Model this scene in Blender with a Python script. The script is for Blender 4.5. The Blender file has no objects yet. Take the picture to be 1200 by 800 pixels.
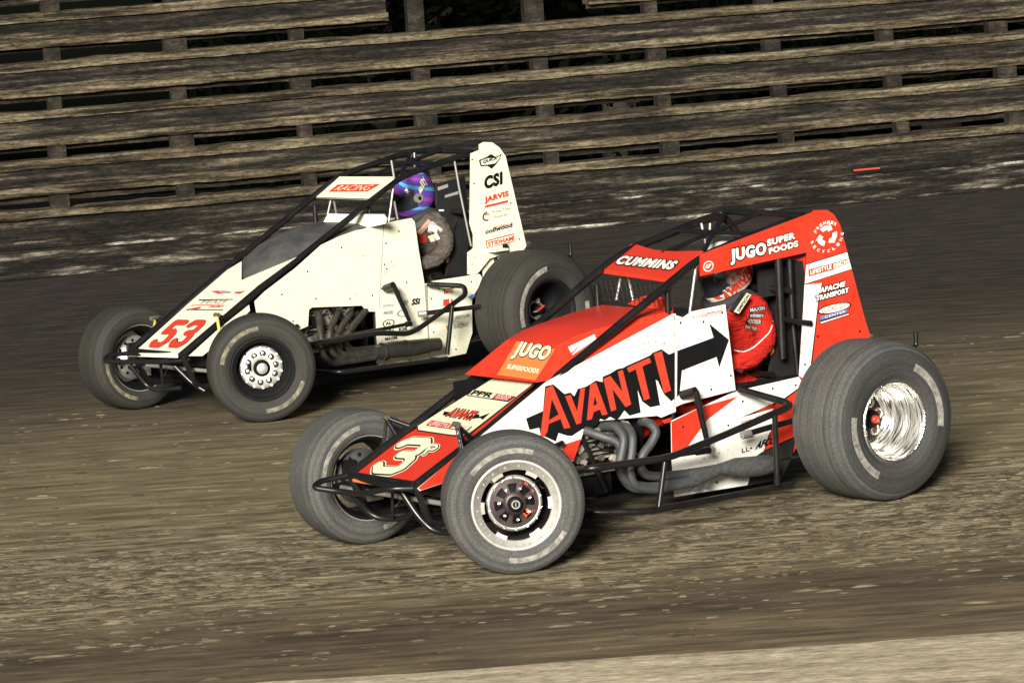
import bpy, math, random
from mathutils import Vector, Matrix, noise
R = math.radians
random.seed(7)
scene = bpy.context.scene
# ------------------------------------------------------------------ camera
cd = bpy.data.cameras.new('camera'); cam = bpy.data.objects.new('camera', cd)
scene.collection.objects.link(cam); scene.camera = cam
PIT, ROL = 0.1232, -0.0682
F = Vector((0, math.cos(PIT), -math.sin(PIT))); r_ = Vector((1, 0, 0)); u_ = r_.cross(F)
RR = math.cos(ROL)*r_ + math.sin(ROL)*u_; UU = -math.sin(ROL)*r_ + math.cos(ROL)*u_
m = Matrix((RR, UU, -F)).transposed().to_4x4(); m.translation = Vector((0, 0, 3.1731))
cam.matrix_world = m
cd.sensor_width = 36; cd.lens = 36*4526.5/1200; cd.clip_end = 500; cd.clip_start = .5
# ------------------------------------------------------------------ world, sun, exposure
SUN_EL, SUN_AZ = 19, -11          # the floodlit side is the camera's side; azimuth to the right of the camera axis
w = bpy.data.worlds.new('World'); scene.world = w; w.use_nodes = True
nt = w.node_tree; bg = nt.nodes['Background']; sky = nt.nodes.new('ShaderNodeTexSky')
sky.sky_type = 'NISHITA'; sky.sun_disc = False
sd = Vector((math.sin(R(SUN_AZ))*math.cos(R(SUN_EL)), -math.cos(R(SUN_AZ))*math.cos(R(SUN_EL)), math.sin(R(SUN_EL))))
sky.sun_elevation = R(SUN_EL); sky.sun_rotation = math.atan2(sd.x, sd.y)
nt.links.new(sky.outputs[0], bg.inputs[0]); bg.inputs[1].default_value = .014
sl = bpy.data.lights.new('floodlight_sun', 'SUN'); sl.energy = 4.2; sl.angle = R(14); sl.color = (1, .97, .89)
so = bpy.data.objects.new('floodlight_sun', sl); scene.collection.objects.link(so)
so.rotation_euler = (-sd).to_track_quat('-Z', 'Y').to_euler()
vs = scene.view_settings; vs.view_transform = 'Standard'; vs.look = 'None'; vs.exposure = 1.02; vs.gamma = 1
# ------------------------------------------------------------------ materials
def nodes(name):
    m = bpy.data.materials.new(name); m.use_nodes = True
    return m, m.node_tree.nodes, m.node_tree.links, m.node_tree.nodes['Principled BSDF']
def noise_node(N, L, scale, detail=4, vec=None, rough=.6, coord='Object', stretch=None):
    n = N.new('ShaderNodeTexNoise'); n.inputs['Scale'].default_value = scale
    n.inputs['Detail'].default_value = detail; n.inputs['Roughness'].default_value = rough
    tc = N.new('ShaderNodeTexCoord')
    if stretch:
        mp = N.new('ShaderNodeMapping'); mp.inputs['Scale'].default_value = stretch
        L.new(tc.outputs[coord], mp.inputs[0]); L.new(mp.outputs[0], n.inputs['Vector'])
    else: L.new(tc.outputs[coord], n.inputs['Vector'])
    return n
def ramp(N, L, src, stops):
    r = N.new('ShaderNodeValToRGB'); e = r.color_ramp.elements
    while len(e) < len(stops): e.new(.5)
    for q, (p, c) in zip(e, stops):
        q.position = p; q.color = (c, c, c, 1) if isinstance(c, (int, float)) else (*c, 1)
    if src is not None: L.new(src, r.inputs[0])
    return r
def mix(N, L, fac, a, b, mode='MIX'):
    x = N.new('ShaderNodeMix'); x.data_type = 'RGBA'; x.blend_type = mode
    for s, v in ((x.inputs[0], fac), (x.inputs[6], a), (x.inputs[7], b)):
        if hasattr(v, 'is_output'): L.new(v, s)
        elif isinstance(v, (int, float)): s.default_value = v
        else: s.default_value = (*v, 1)
    return x.outputs[2]
def math_(N, L, op, a, b=0):
    x = N.new('ShaderNodeMath'); x.operation = op
    for s, v in zip(x.inputs, (a, b)):
        if hasattr(v, 'is_output'): L.new(v, s)
        else: s.default_value = v
    return x.outputs[0]
def paint(name, col, rough=.35, dust=.25, metal=0, dustcol=(.16, .13, .09), scale=9, bump=0, bscale=200, stretch=None, spec=.5, grain=.2, spat=0, bdist=.01):
    m, N, L, B = nodes(name)
    n = noise_node(N, L, scale, 6, stretch=stretch); f = ramp(N, L, n.outputs[0], [(.35, 0), (.8, 1)])
    fac = math_(N, L, 'MULTIPLY', f.outputs[0], dust)
    g = noise_node(N, L, 210, 2, rough=.8)
    if spat:
        sp_ = noise_node(N, L, 55, 3, rough=.5); lg = noise_node(N, L, 3.1, 2)
        sf = ramp(N, L, math_(N, L, 'ADD', sp_.outputs[0], math_(N, L, 'MULTIPLY', math_(N, L, 'SUBTRACT', lg.outputs[0], .5), .35)), [(.66, 0), (.70, spat)])
    gg = math_(N, L, 'ADD', math_(N, L, 'MULTIPLY', g.outputs[0], grain*2), 1-grain)
    c = mix(N, L, fac, col, dustcol)
    if spat: c = mix(N, L, sf.outputs[0], c, (.11, .085, .055))
    c = mix(N, L, 1.0, c, gg, 'MULTIPLY')
    L.new(c, B.inputs['Base Color'])
    B.inputs['Metallic'].default_value = metal; B.inputs['Specular IOR Level'].default_value = spec
    L.new(math_(N, L, 'ADD', math_(N, L, 'MULTIPLY', f.outputs[0], .25*min(1, dust*2)), rough), B.inputs['Roughness'])
    if bump:
        bn = noise_node(N, L, bscale, 5, stretch=stretch); b = N.new('ShaderNodeBump')
        b.inputs['Strength'].default_value = bump; b.inputs['Distance'].default_value = bdist
        L.new(bn.outputs[0], b.inputs['Height']); L.new(b.outputs[0], B.inputs['Normal'])
    return m
M = {}
M['white'] = paint('white_panel_paint', (.82, .80, .72), .4, .10, spat=.6)
M['cream'] = paint('cream_panel_paint', (.80, .75, .52), .45, .12, spat=.3)
M['ivory'] = paint('ivory_body_paint', (.82, .79, .60), .4, .12, spat=.5)
M['red'] = paint('red_body_paint', (.62, .032, .012), .38, .12, spat=.35)
M['orange'] = paint('orange_panel_paint', (.72, .20, .05), .4, .12)
M['black'] = paint('black_tube_paint', (.006, .006, .0065), .28, .35, dustcol=(.028, .024, .018))
M['ink'] = paint('black_vinyl', (.006, .006, .007), .6, .03, spec=.12)
M['trim'] = paint('black_edge_trim', (.010, .010, .010), .6, .1)
M['redink'] = paint('red_vinyl', (.60, .045, .02), .45, .1)
M['greyink'] = paint('grey_vinyl', (.30, .30, .28), .5, .1)
M['blueink'] = paint('blue_vinyl', (.12, .20, .48), .5, .1)
M['chrome'] = paint('polished_aluminium', (.92, .90, .84), .20, .25, metal=1, dustcol=(.5, .42, .3), scale=30, bump=.9, bscale=34)
M['alu'] = paint('cast_aluminium', (.66, .64, .60), .36, .6, metal=.7, dustcol=(.12, .10, .07), scale=36)
M['bright'] = paint('bare_aluminium_ring', (.80, .78, .72), .34, .8, metal=.6, dustcol=(.30, .25, .17), scale=34)
M['steel'] = paint('dusty_header_steel', (.085, .09, .098), .42, .5, metal=.5, dustcol=(.13, .115, .085), scale=24, bump=.3)
M['muffler'] = paint('dusty_muffler_steel', (.045, .048, .052), .6, .9, metal=.3, dustcol=(.13, .122, .10), scale=48, bump=.4)
M['pipe_dark'] = paint('muddy_header_pipe', (.035, .032, .028), .4, .5, metal=.5, dustcol=(.14, .115, .075), scale=26, bump=.3)
M['muffler_dark'] = paint('oily_muffler_steel', (.05, .05, .045), .3, .3, metal=.6, scale=30)
M['engine'] = paint('oily_engine_castings', (.09, .085, .075), .5, .7, metal=.4, dustcol=(.3, .25, .15), scale=40, bump=.5)
M['brass'] = paint('brass_fittings', (.6, .42, .16), .35, .3, metal=.8)
M['seat'] = paint('black_seat_cover', (.008, .008, .009), .6, .06)
M['mesh'] = paint('carbon_cowl', (.045, .047, .052), .42, .7, dustcol=(.15, .13, .09), scale=7)
M['suit_red'] = paint('red_racing_suit', (.52, .022, .014), .9, .25, dustcol=(.20, .01, .008), scale=22, bump=1, bscale=34, spec=.1, stretch=(.6, .6, 1.6), bdist=.035)
M['suit_grey'] = paint('grey_racing_suit', (.075, .064, .056), .9, .6, dustcol=(.26, .20, .16), scale=24, bump=1, bscale=34, spec=.1, stretch=(.6, .6, 1.6), bdist=.035)
M['glove'] = paint('black_glove', (.02, .02, .022), .8, .1)
M['skin'] = paint('face_skin', (.42, .22, .15), .6, .1)
M['visorglass'] = paint('smoked_helmet_visor', (.02, .022, .028), .08, .1)
M['helmet_red'] = paint('red_helmet_shell', (.62, .05, .03), .2, .05)
M['helmet_white'] = paint('white_helmet_shell', (.78, .76, .70), .2, .08)
M['purple'] = paint('purple_helmet_shell', (.10, .05, .32), .15, .1)
M['cyan'] = paint('cyan_helmet_stripe', (.08, .38, .62), .2, .05)
M['magenta'] = paint('magenta_helmet_stripe', (.35, .05, .32), .2, .05)
M['yellow'] = paint('yellow_strap', (.70, .50, .12), .6, .2)
M['caliper'] = paint('red_anodised_part', (.62, .05, .02), .35, .1)
M['hubdark'] = paint('dark_purple_wheel_centre', (.035, .022, .026), .35, .4, metal=.4)
M['brown'] = paint('copper_axle_tube', (.25, .07, .035), .4, .3, metal=.5)

def rubber(name, col, dust):
    m, N, L, B = nodes(name)
    tc = N.new('ShaderNodeTexCoord'); sp = N.new('ShaderNodeSeparateXYZ'); L.new(tc.outputs['Object'], sp.inputs[0])
    rad = math_(N, L, 'SQRT', math_(N, L, 'ADD', math_(N, L, 'MULTIPLY', sp.outputs[0], sp.outputs[0]), math_(N, L, 'MULTIPLY', sp.outputs[2], sp.outputs[2])))
    cb = N.new('ShaderNodeCombineXYZ'); L.new(math_(N, L, 'MULTIPLY', rad, 1), cb.inputs[0]); L.new(sp.outputs[1], cb.inputs[1])
    rings = N.new('ShaderNodeTexNoise'); rings.inputs['Scale'].default_value = 46; rings.inputs['Detail'].default_value = 3; L.new(cb.outputs[0], rings.inputs[0])
    n = noise_node(N, L, 7, 6)
    g0 = noise_node(N, L, 170, 3, rough=.8); g = ramp(N, L, g0.outputs[0], [(.34, 0), (.66, 1)])
    f = ramp(N, L, rings.outputs[0], [(.36, 0), (.66, 1)])
    f2 = math_(N, L, 'ADD', math_(N, L, 'MULTIPLY', f.outputs[0], .45), math_(N, L, 'MULTIPLY', n.outputs[0], .55))
    f3 = math_(N, L, 'MULTIPLY', math_(N, L, 'MULTIPLY', f2, math_(N, L, 'ADD', math_(N, L, 'MULTIPLY', g.outputs[0], 1.5), .25)), 1.0)
    L.new(mix(N, L, f3, col, dust), B.inputs['Base Color']); B.inputs['Roughness'].default_value = .75
    b = N.new('ShaderNodeBump'); b.inputs['Strength'].default_value = .5; b.inputs['Distance'].default_value = .006
    L.new(math_(N, L, 'ADD', rings.outputs[0], math_(N, L, 'MULTIPLY', g.outputs[0], .35)), b.inputs['Height']); L.new(b.outputs[0], B.inputs['Normal'])
    return m
M['rubber'] = rubber('dusty_tyre_rubber', (.018, .019, .021), (.115, .110, .098))
M['rubber_clean'] = rubber('clean_inner_sidewall', (.014, .014, .015), (.06, .057, .052))
M['rubber_dark'] = rubber('dark_tyre_rubber', (.007, .0066, .006), (.038, .034, .026))  # darker rubber for the white car's tyres
def letters(name, base, pale):
    m, N, L, B = nodes(name)
    n = noise_node(N, L, 22, 6, rough=.8); f = ramp(N, L, n.outputs[0], [(.36, 0), (.62, 1)])
    L.new(mix(N, L, f.outputs[0], base, pale), B.inputs['Base Color']); B.inputs['Roughness'].default_value = .7
    return m
def turned(name):
    m, N, L, B = nodes(name)
    tc = N.new('ShaderNodeTexCoord'); sp = N.new('ShaderNodeSeparateXYZ'); L.new(tc.outputs['Object'], sp.inputs[0])
    rad = math_(N, L, 'SQRT', math_(N, L, 'ADD', math_(N, L, 'MULTIPLY', sp.outputs[0], sp.outputs[0]), math_(N, L, 'MULTIPLY', sp.outputs[2], sp.outputs[2])))
    ang = math_(N, L, 'ARCTAN2', sp.outputs[0], sp.outputs[2])
    cb = N.new('ShaderNodeCombineXYZ'); L.new(math_(N, L, 'MULTIPLY', rad, 40), cb.inputs[0]); L.new(math_(N, L, 'MULTIPLY', sp.outputs[1], 60), cb.inputs[1]); L.new(math_(N, L, 'MULTIPLY', ang, 1.3), cb.inputs[2])
    n = N.new('ShaderNodeTexNoise'); n.inputs['Scale'].default_value = 1.6; n.inputs['Detail'].default_value = 4; L.new(cb.outputs[0], n.inputs[0])
    r = ramp(N, L, n.outputs[0], [(.36, (.10, .095, .085)), (.46, (.60, .58, .52)), (.60, (.95, .94, .91))])  # dark and bright rings paint reflection streaks into the metal colour
    L.new(r.outputs[0], B.inputs['Base Color']); B.inputs['Metallic'].default_value = .8; B.inputs['Roughness'].default_value = .26
    b = N.new('ShaderNodeBump'); b.inputs['Strength'].default_value = .4; b.inputs['Distance'].default_value = .01
    L.new(n.outputs[0], b.inputs['Height']); L.new(b.outputs[0], B.inputs['Normal'])
    return m
M['turned'] = turned('reflection_streaked_aluminium')
M['letters'] = letters('worn_sidewall_lettering', (.085, .08, .072), (.33, .31, .26))
M['letters_dirty'] = letters('muddy_sidewall_lettering', (.035, .032, .025), (.23, .205, .13))

def ground_material():
    m, N, L, B = nodes('clay_track_surface')
    tc = N.new('ShaderNodeTexCoord'); sp = N.new('ShaderNodeSeparateXYZ'); L.new(tc.outputs['Object'], sp.inputs[0])
    wob = noise_node(N, L, .7, 4, stretch=(.35, 1, 1))
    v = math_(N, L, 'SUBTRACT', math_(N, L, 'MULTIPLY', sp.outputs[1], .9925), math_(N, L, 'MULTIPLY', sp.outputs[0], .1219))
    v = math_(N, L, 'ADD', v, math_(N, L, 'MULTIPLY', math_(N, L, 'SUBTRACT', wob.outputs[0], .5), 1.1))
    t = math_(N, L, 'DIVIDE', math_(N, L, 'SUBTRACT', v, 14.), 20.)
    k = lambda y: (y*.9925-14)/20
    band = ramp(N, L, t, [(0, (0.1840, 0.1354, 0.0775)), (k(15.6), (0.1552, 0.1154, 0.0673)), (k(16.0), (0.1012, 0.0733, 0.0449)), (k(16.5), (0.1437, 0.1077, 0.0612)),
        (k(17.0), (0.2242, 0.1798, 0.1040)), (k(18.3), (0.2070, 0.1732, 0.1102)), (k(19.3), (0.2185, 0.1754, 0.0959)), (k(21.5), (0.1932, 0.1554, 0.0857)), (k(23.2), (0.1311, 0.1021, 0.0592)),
        (k(24.6), (0.0621, 0.0477, 0.0316)), (k(26.5), (0.0368, 0.0289, 0.0214)), (k(33), (0.0299, 0.0233, 0.0194))])  # far bands: damp clay, darkened further by light falloff put into the colour
    # streaky clods and scrapes along the racing line
    s1 = noise_node(N, L, 4.5, 9, stretch=(.30, 2.0, 1), rough=.72)
    s2 = noise_node(N, L, 9, 6, stretch=(.34, 1.7, 1), rough=.62)
    s3 = noise_node(N, L, 190, 3, rough=.8)
    for sn_ in (s1, s2): sn_.inputs['Vector'].links[0].from_node.inputs['Rotation'].default_value = (0, 0, R(-5))
    a = ramp(N, L, s1.outputs[0], [(.36, .42), (.5, .95), (.64, 1.5)])
    b = ramp(N, L, s2.outputs[0], [(.38, .30), (.5, .95), (.60, 1.7)])
    c3 = ramp(N, L, s3.outputs[0], [(.36, .25), (.5, 1.0), (.64, 1.95)])
    rough_zone = ramp(N, L, t, [(k(15.6), .25), (k(16.6), .35), (k(17.1), 1.0), (k(18.8), .95), (k(19.6), .38), (k(24), .3), (k(28), .35)])
    c = mix(N, L, .9, band.outputs[0], a.outputs[0], 'MULTIPLY')
    c = mix(N, L, rough_zone.outputs[0], c, b.outputs[0], 'MULTIPLY')
    c = mix(N, L, .75, c, c3.outputs[0], 'MULTIPLY')
    # pale greyish dried flakes
    s4 = noise_node(N, L, 11, 7, stretch=(.28, 1.7, 1), rough=.78)
    fl = ramp(N, L, s4.outputs[0], [(.53, 0), (.60, 1)])
    c = mix(N, L, math_(N, L, 'MULTIPLY', math_(N, L, 'MULTIPLY', fl.outputs[0], .55), rough_zone.outputs[0]), c, (.21, .19, .135))
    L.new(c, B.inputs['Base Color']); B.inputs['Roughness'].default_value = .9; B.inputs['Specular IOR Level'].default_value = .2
    bp = N.new('ShaderNodeBump'); bp.inputs['Strength'].default_value = .8; bp.inputs['Distance'].default_value = .03
    hh = math_(N, L, 'ADD', math_(N, L, 'MULTIPLY', s2.outputs[0], rough_zone.outputs[0]), math_(N, L, 'MULTIPLY', s3.outputs[0], .12))
    L.new(hh, bp.inputs['Height']); L.new(bp.outputs[0], B.inputs['Normal'])
    return m
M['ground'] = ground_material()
def streak(name, stops, sc=3, st=(.25, 1, 3), grain=.5, bump=.5):
    m, N, L, B = nodes(name)
    n = noise_node(N, L, sc, 8, stretch=st, rough=.68); g = noise_node(N, L, 34, 5, stretch=(.35, 1, 1.6), rough=.85)
    r = ramp(N, L, n.outputs[0], stops)
    gr = ramp(N, L, g.outputs[0], [(.34, max(.05, 1-grain*1.25)), (.5, 1), (.66, 1+grain*1.3)])
    L.new(mix(N, L, 1.0, r.outputs[0], gr.outputs[0], 'MULTIPLY'), B.inputs['Base Color']); B.inputs['Roughness'].default_value = .92
    B.inputs['Specular IOR Level'].default_value = .15
    b = N.new('ShaderNodeBump'); b.inputs['Strength'].default_value = bump; b.inputs['Distance'].default_value = .02
    L.new(n.outputs[0], b.inputs['Height']); L.new(b.outputs[0], B.inputs['Normal'])
    return m
M['verge'] = streak('dry_sandy_verge', [(.34, (.32, .255, .165)), (.5, (.50, .41, .28)), (.66, (.60, .50, .35))], 4, (.35, 1.8, 1), .4)
M['plank'] = streak('weathered_plank', [(.40, (.012, .009, .006)), (.46, (.045, .035, .021)), (.54, (.085, .068, .041)), (.64, (.15, .125, .082))], 3.2, (.30, 3, 7), .7)  # stand and wall colours kept darker, painting in light falloff with distance
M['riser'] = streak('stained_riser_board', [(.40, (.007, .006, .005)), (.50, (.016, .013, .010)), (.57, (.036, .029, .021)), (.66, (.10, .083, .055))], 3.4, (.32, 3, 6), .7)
M['postm'] = streak('stained_concrete_post', [(.35, (.008, .0065, .005)), (.5, (.020, .016, .012)), (.65, (.05, .04, .028))], 5, (1, 1, 1), .5)
M['lowwall'] = streak('mud_splashed_concrete', [(.42, (.007, .006, .005)), (.52, (.016, .013, .010)), (.585, (.05, .042, .032)), (.68, (.17, .15, .115))], 3.2, (.6, 2, 6), .6)
M['chip'] = streak('whitewash_paint', [(.49, (.014, .012, .010)), (.56, (.08, .07, .055)), (.64, (.34, .32, .27))], 2.6, (.7, 2, 3), .5)
M['bark'] = paint('tree_bark', (.06, .045, .03), .9, .3)
M['leaf'] = paint('dark_leaves', (.007, .012, .004), .9, 0, spec=.1)
M['deep'] = paint('near_black_backing', (.003, .0035, .0025), 1, 0, spec=0)

# ------------------------------------------------------------------ mesh building
def empty(name, loc=(0, 0, 0), rz=0, parent=None):
    o = bpy.data.objects.new(name, None); scene.collection.objects.link(o); o.location = loc; o.rotation_euler = (0, 0, rz)
    o.empty_display_size = .1
    if parent: o.parent = parent
    return o
def tag(o, label=None, cat=None, group=None, kind=None):
    for k, v in (('label', label), ('category', cat), ('group', group), ('kind', kind)):
        if v: o[k] = v
    return o
class MB:
    def __init__(s): s.v = []; s.f = []; s.m = []; s.sm = []; s.mats = []
    def mi(s, n):
        if n not in s.mats: s.mats.append(n)
        return s.mats.index(n)
    def add(s, vs, fs, mat, smooth=False):
        b = len(s.v); s.v += [tuple(x) for x in vs]
        for f in fs: s.f.append([b+i for i in f]); s.m.append(s.mi(mat)); s.sm.append(smooth)
    def flat(s, pts, n, lift, mat):
        n = Vector(n); s.add([Vector(p)+n*lift for p in pts], [list(range(len(pts)))], mat)
    def slab(s, pts, n, th, mat, edge=None, back=None):   # pts is the outer face, thickness goes inward (-n)
        n = Vector(n); k = len(pts); A = [Vector(p) for p in pts]; B = [p-n*th for p in A]
        s.add(A, [list(range(k))], mat); s.add(B, [list(range(k))[::-1]], back or mat)
        s.add(A+B, [[i, (i+1) % k, k+(i+1) % k, k+i] for i in range(k)], edge or mat)
    def box(s, c, d, mat, rot=None, taper=1):
        c = Vector(c); vs = []
        for z in (-1, 1):
            for x, y in ((-1, -1), (1, -1), (1, 1), (-1, 1)):
                t = taper if z > 0 else 1
                p = Vector((x*d[0]/2*t, y*d[1]/2*t, z*d[2]/2)); vs.append(c+(rot @ p if rot else p))
        s.add(vs, [[3, 2, 1, 0], [4, 5, 6, 7], [0, 1, 5, 4], [1, 2, 6, 5], [2, 3, 7, 6], [3, 0, 4, 7]], mat)
    def tube(s, path, r, mat, n=10, fillet=0, caps=True):
        P = [Vector(p) for p in path]
        if fillet:
            Q = [P[0]]
            for i in range(1, len(P)-1):
                a, b, c = P[i-1], P[i], P[i+1]; l = min(fillet, (a-b).length*.45, (c-b).length*.45)
                p0 = b+(a-b).normalized()*l; p1 = b+(c-b).normalized()*l
                for t in (0, .2, .4, .6, .8, 1): Q.append(p0*(1-t)**2+b*2*t*(1-t)+p1*t*t)
            Q.append(P[-1]); P = Q
        rs = r if isinstance(r, (list, tuple)) else [r]*len(P)
        if len(rs) != len(P): rs = [rs[min(len(rs)-1, int(i*len(rs)/len(P)))] for i in range(len(P))]
        T = [(P[min(i+1, len(P)-1)]-P[max(i-1, 0)]).normalized() for i in range(len(P))]
        u = T[0].orthogonal().normalized(); vs = []
        for i, p in enumerate(P):
            u = (u-T[i]*u.dot(T[i])).normalized(); w = T[i].cross(u)
            for k in range(n):
                a = 2*math.pi*k/n; vs.append(p+(u*math.cos(a)+w*math.sin(a))*rs[i])
        fs = [[i*n+k, i*n+(k+1) % n, (i+1)*n+(k+1) % n, (i+1)*n+k] for i in range(len(P)-1) for k in range(n)]
        s.add(vs, fs, mat, True)
        if caps: s.add(vs[:n], [list(range(n))[::-1]], mat); s.add(vs[-n:], [list(range(n))], mat)
    def lathe(s, prof, mat, n=96, pred=None, c=(0, 0, 0), smooth=True, a0=0, a1=360):   # axis +Y; prof = [(radius, y)]; clock angle: 0 up, 90 towards -X
        c = Vector(c); vs = []; full = a1-a0 == 360; m = n if full else n+1
        for i in range(m):
            a = R(a0+(a1-a0)*i/n)
            for (r, y) in prof: vs.append(c+Vector((-math.sin(a)*r, y, math.cos(a)*r)))
        k = len(prof)
        for i in range(n):
            j = (i+1) % m
            for q in range(k-1):
                mt = mat
                if pred:
                    t = pred((a0+(a1-a0)*(i+.5)/n) % 360, q)
                    if t: mt = t
                b = len(s.v)
                s.f.append([('v', i*k+q), ('v', i*k+q+1), ('v', j*k+q+1), ('v', j*k+q)]); s.m.append(s.mi(mt)); s.sm.append(smooth)
        b = len(s.v); s.v += [tuple(x) for x in vs]
        for idx in range(len(s.f)-n*(k-1), len(s.f)): s.f[idx] = [b+q[1] for q in s.f[idx]]
    def cyl(s, a, b, r, mat, n=20):
        s.tube([a, b], r, mat, n)
    def text(s, string, O, U, V, n, layers, lift=.002, bold=0, heavy=None):
        """string fitted to the parallelogram O (bottom left), U (bottom right), V (top left); layers = [(outline, material)]"""
        O, U, V, n = Vector(O), Vector(U), Vector(V), Vector(n)
        bb = None
        if heavy is None: heavy = .032 if bold >= .05 else (.018 if bold >= .02 else 0)
        for k, (off, mat) in enumerate(layers):
            cu = bpy.data.curves.new('t', 'FONT'); cu.body = string; cu.offset = min(bold, .035)+off; cu.resolution_u = 3; cu.space_character = 1.14 if bold >= .05 else 1.04
            ob = bpy.data.objects.new('t', cu); scene.collection.objects.link(ob)
            bpy.context.view_layer.update()
            me = bpy.data.meshes.new_from_object(ob.evaluated_get(bpy.context.evaluated_depsgraph_get()))
            bpy.data.objects.remove(ob); bpy.data.curves.remove(cu)
            vs = [v.co.copy() for v in me.vertices]; fs = [list(p.vertices) for p in me.polygons]; bpy.data.meshes.remove(me)
            if not vs: return
            if bb is None or True:
                x0 = min(v.x for v in vs); x1 = max(v.x for v in vs); y0 = min(v.y for v in vs); y1 = max(v.y for v in vs)
                bb = (x0+off, x1-off, y0+off, y1-off)
            x0, x1, y0, y1 = bb
            for h, (dx, dy) in enumerate([(0, 0)] if not heavy else [(-heavy, 0), (heavy, 0), (0, heavy*.7), (0, -heavy*.7), (0, 0)]):
                s.add([O+(U-O)*((v.x+dx-x0+heavy)/(x1-x0+2*heavy))+(V-O)*((v.y+dy-y0+heavy*.7)/(y1-y0+heavy*1.4))+n*(lift+.0012*k+.00012*h) for v in vs], fs, mat)
    def strokes(s, lines, w, O, U, V, n, mat, lift):
        """thick round-ended strokes in the unit square of the parallelogram O, U, V"""
        O, U, V, n = Vector(O), Vector(U), Vector(V), Vector(n); q = 0
        A = (U-O).length; B = (V-O).length
        f = lambda x, y: O+(U-O)*x+(V-O)*y
        for ln in lines:
            for i, (x, y) in enumerate(ln):
                q += 1; L = n*(lift+q*.00008)
                s.add([f(x+w/A*math.cos(a), y+w/B*math.sin(a))+L for a in [2*math.pi*k/16 for k in range(16)]], [list(range(16))], mat)
                if i:
                    x0, y0 = ln[i-1]; dx, dy = (x-x0)*A, (y-y0)*B; l = math.hypot(dx, dy); px, py = -dy/l*w/A, dx/l*w/B
                    q += 1; L = n*(lift+q*.00008)
                    s.add([f(x0+px, y0+py)+L, f(x0-px, y0-py)+L, f(x-px, y-py)+L, f(x+px, y+py)+L], [[0, 1, 2, 3]], mat)
    def build(s, name, parent=None, loc=None, rot=None):
        me = bpy.data.meshes.new(name); me.from_pydata(s.v, [], s.f)
        for q in s.mats: me.materials.append(M[q])
        me.polygons.foreach_set('material_index', s.m); me.polygons.foreach_set('use_smooth', s.sm); me.update()
        o = bpy.data.objects.new(name, me); scene.collection.objects.link(o)
        if parent: o.parent = parent
        if loc: o.location = loc
        if rot: o.rotation_euler = rot
        return o
YN = (0, 1, 0)
def mir(ps): return [(p[0], -p[1], p[2]) for p in ps]
def put(path, y): return [(p[0], y, p[2]) for p in path]

# ------------------------------------------------------------------ ground
def grid(name, x0, x1, y0, y1, mat, z=0):
    mb = MB(); mb.add([(x0, y0, z), (x1, y0, z), (x1, y1, z), (x0, y1, z)], [[0, 1, 2, 3]], mat); o = mb.build(name)
    return tag(o, kind='structure')
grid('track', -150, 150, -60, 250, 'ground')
mb = MB()     # sandy verge inside the track, a low worn edge
xs = [i*.12 for i in range(-120, 121)]
top = [(x, 15.06+.035*noise.noise(Vector((x*1.3, 0, 0)))+.012*noise.noise(Vector((x*9, 3, 0))), .004+.012) for x in xs]
low = [(p[0], p[1]+.03, .003) for p in top]; near = [(x, -3, .02) for x in xs]
k = len(xs); mb.add(near+top+low, [[i, i+1, k+i+1, k+i] for i in range(k-1)]+[[k+i, k+i+1, 2*k+i+1, 2*k+i] for i in range(k-1)], 'verge')
tag(mb.build('verge'), kind='structure')

def clod_material(name, a, b):
    m, N, L, B = nodes(name)
    n = noise_node(N, L, 6, 4); L.new(mix(N, L, ramp(N, L, n.outputs[0], [(.4, 0), (.6, 1)]).outputs[0], a, b), B.inputs['Base Color']); B.inputs['Roughness'].default_value = .95
    B.inputs['Specular IOR Level'].default_value = .1
    return m
M['clod'] = clod_material('dried_clay', (.105, .084, .052), (.155, .128, .085)); M['clod_dark'] = clod_material('damp_clay', (.05, .038, .025), (.095, .076, .048))
mb = MB(); rg = random.Random(3)
for i in range(19000):
    if i < 15500: v = rg.gauss(17.75, .7); x = rg.uniform(-3.2, 3.4)
    else: v = rg.uniform(15.3, 24); x = rg.uniform(-4.2, 4.4)
    y = v+.12*x
    if y < 15.12: continue
    if noise.noise(Vector((x*.8, y*3, 4)))+noise.noise(Vector((x*3, y*8, 1)))*.6 < rg.uniform(-.5, .35): continue
    l = min(.11, rg.lognormvariate(-3.65, .55)); w_ = min(.022, l*rg.uniform(.22, .45)); h = w_*rg.uniform(.2, .5); a = rg.gauss(.09, .10)
    ca, sa = math.cos(a), math.sin(a); ring = []
    for k_ in range(6):
        t = k_*math.pi/3; rr_ = rg.uniform(.7, 1.15); px, py = l*math.cos(t)*rr_, w_*math.sin(t)*rr_; ring.append((x+px*ca-py*sa, y+px*sa+py*ca, -.002))
    tops = [(x+(p[0]-x)*.5+rg.uniform(-.1, .1)*l, y+(p[1]-y)*.5, h*rg.uniform(.75, 1.1)) for p in ring]
    mb.add(ring+tops, [[q, (q+1) % 6, 6+(q+1) % 6, 6+q] for q in range(6)]+[[6, 7, 8, 9, 10, 11]], 'clod' if rg.random() < .42 else 'clod_dark')
tag(mb.build('clay_crumbs'), 'loose clay crumbs scattered over the racing surface', 'dirt', kind='stuff')

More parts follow.
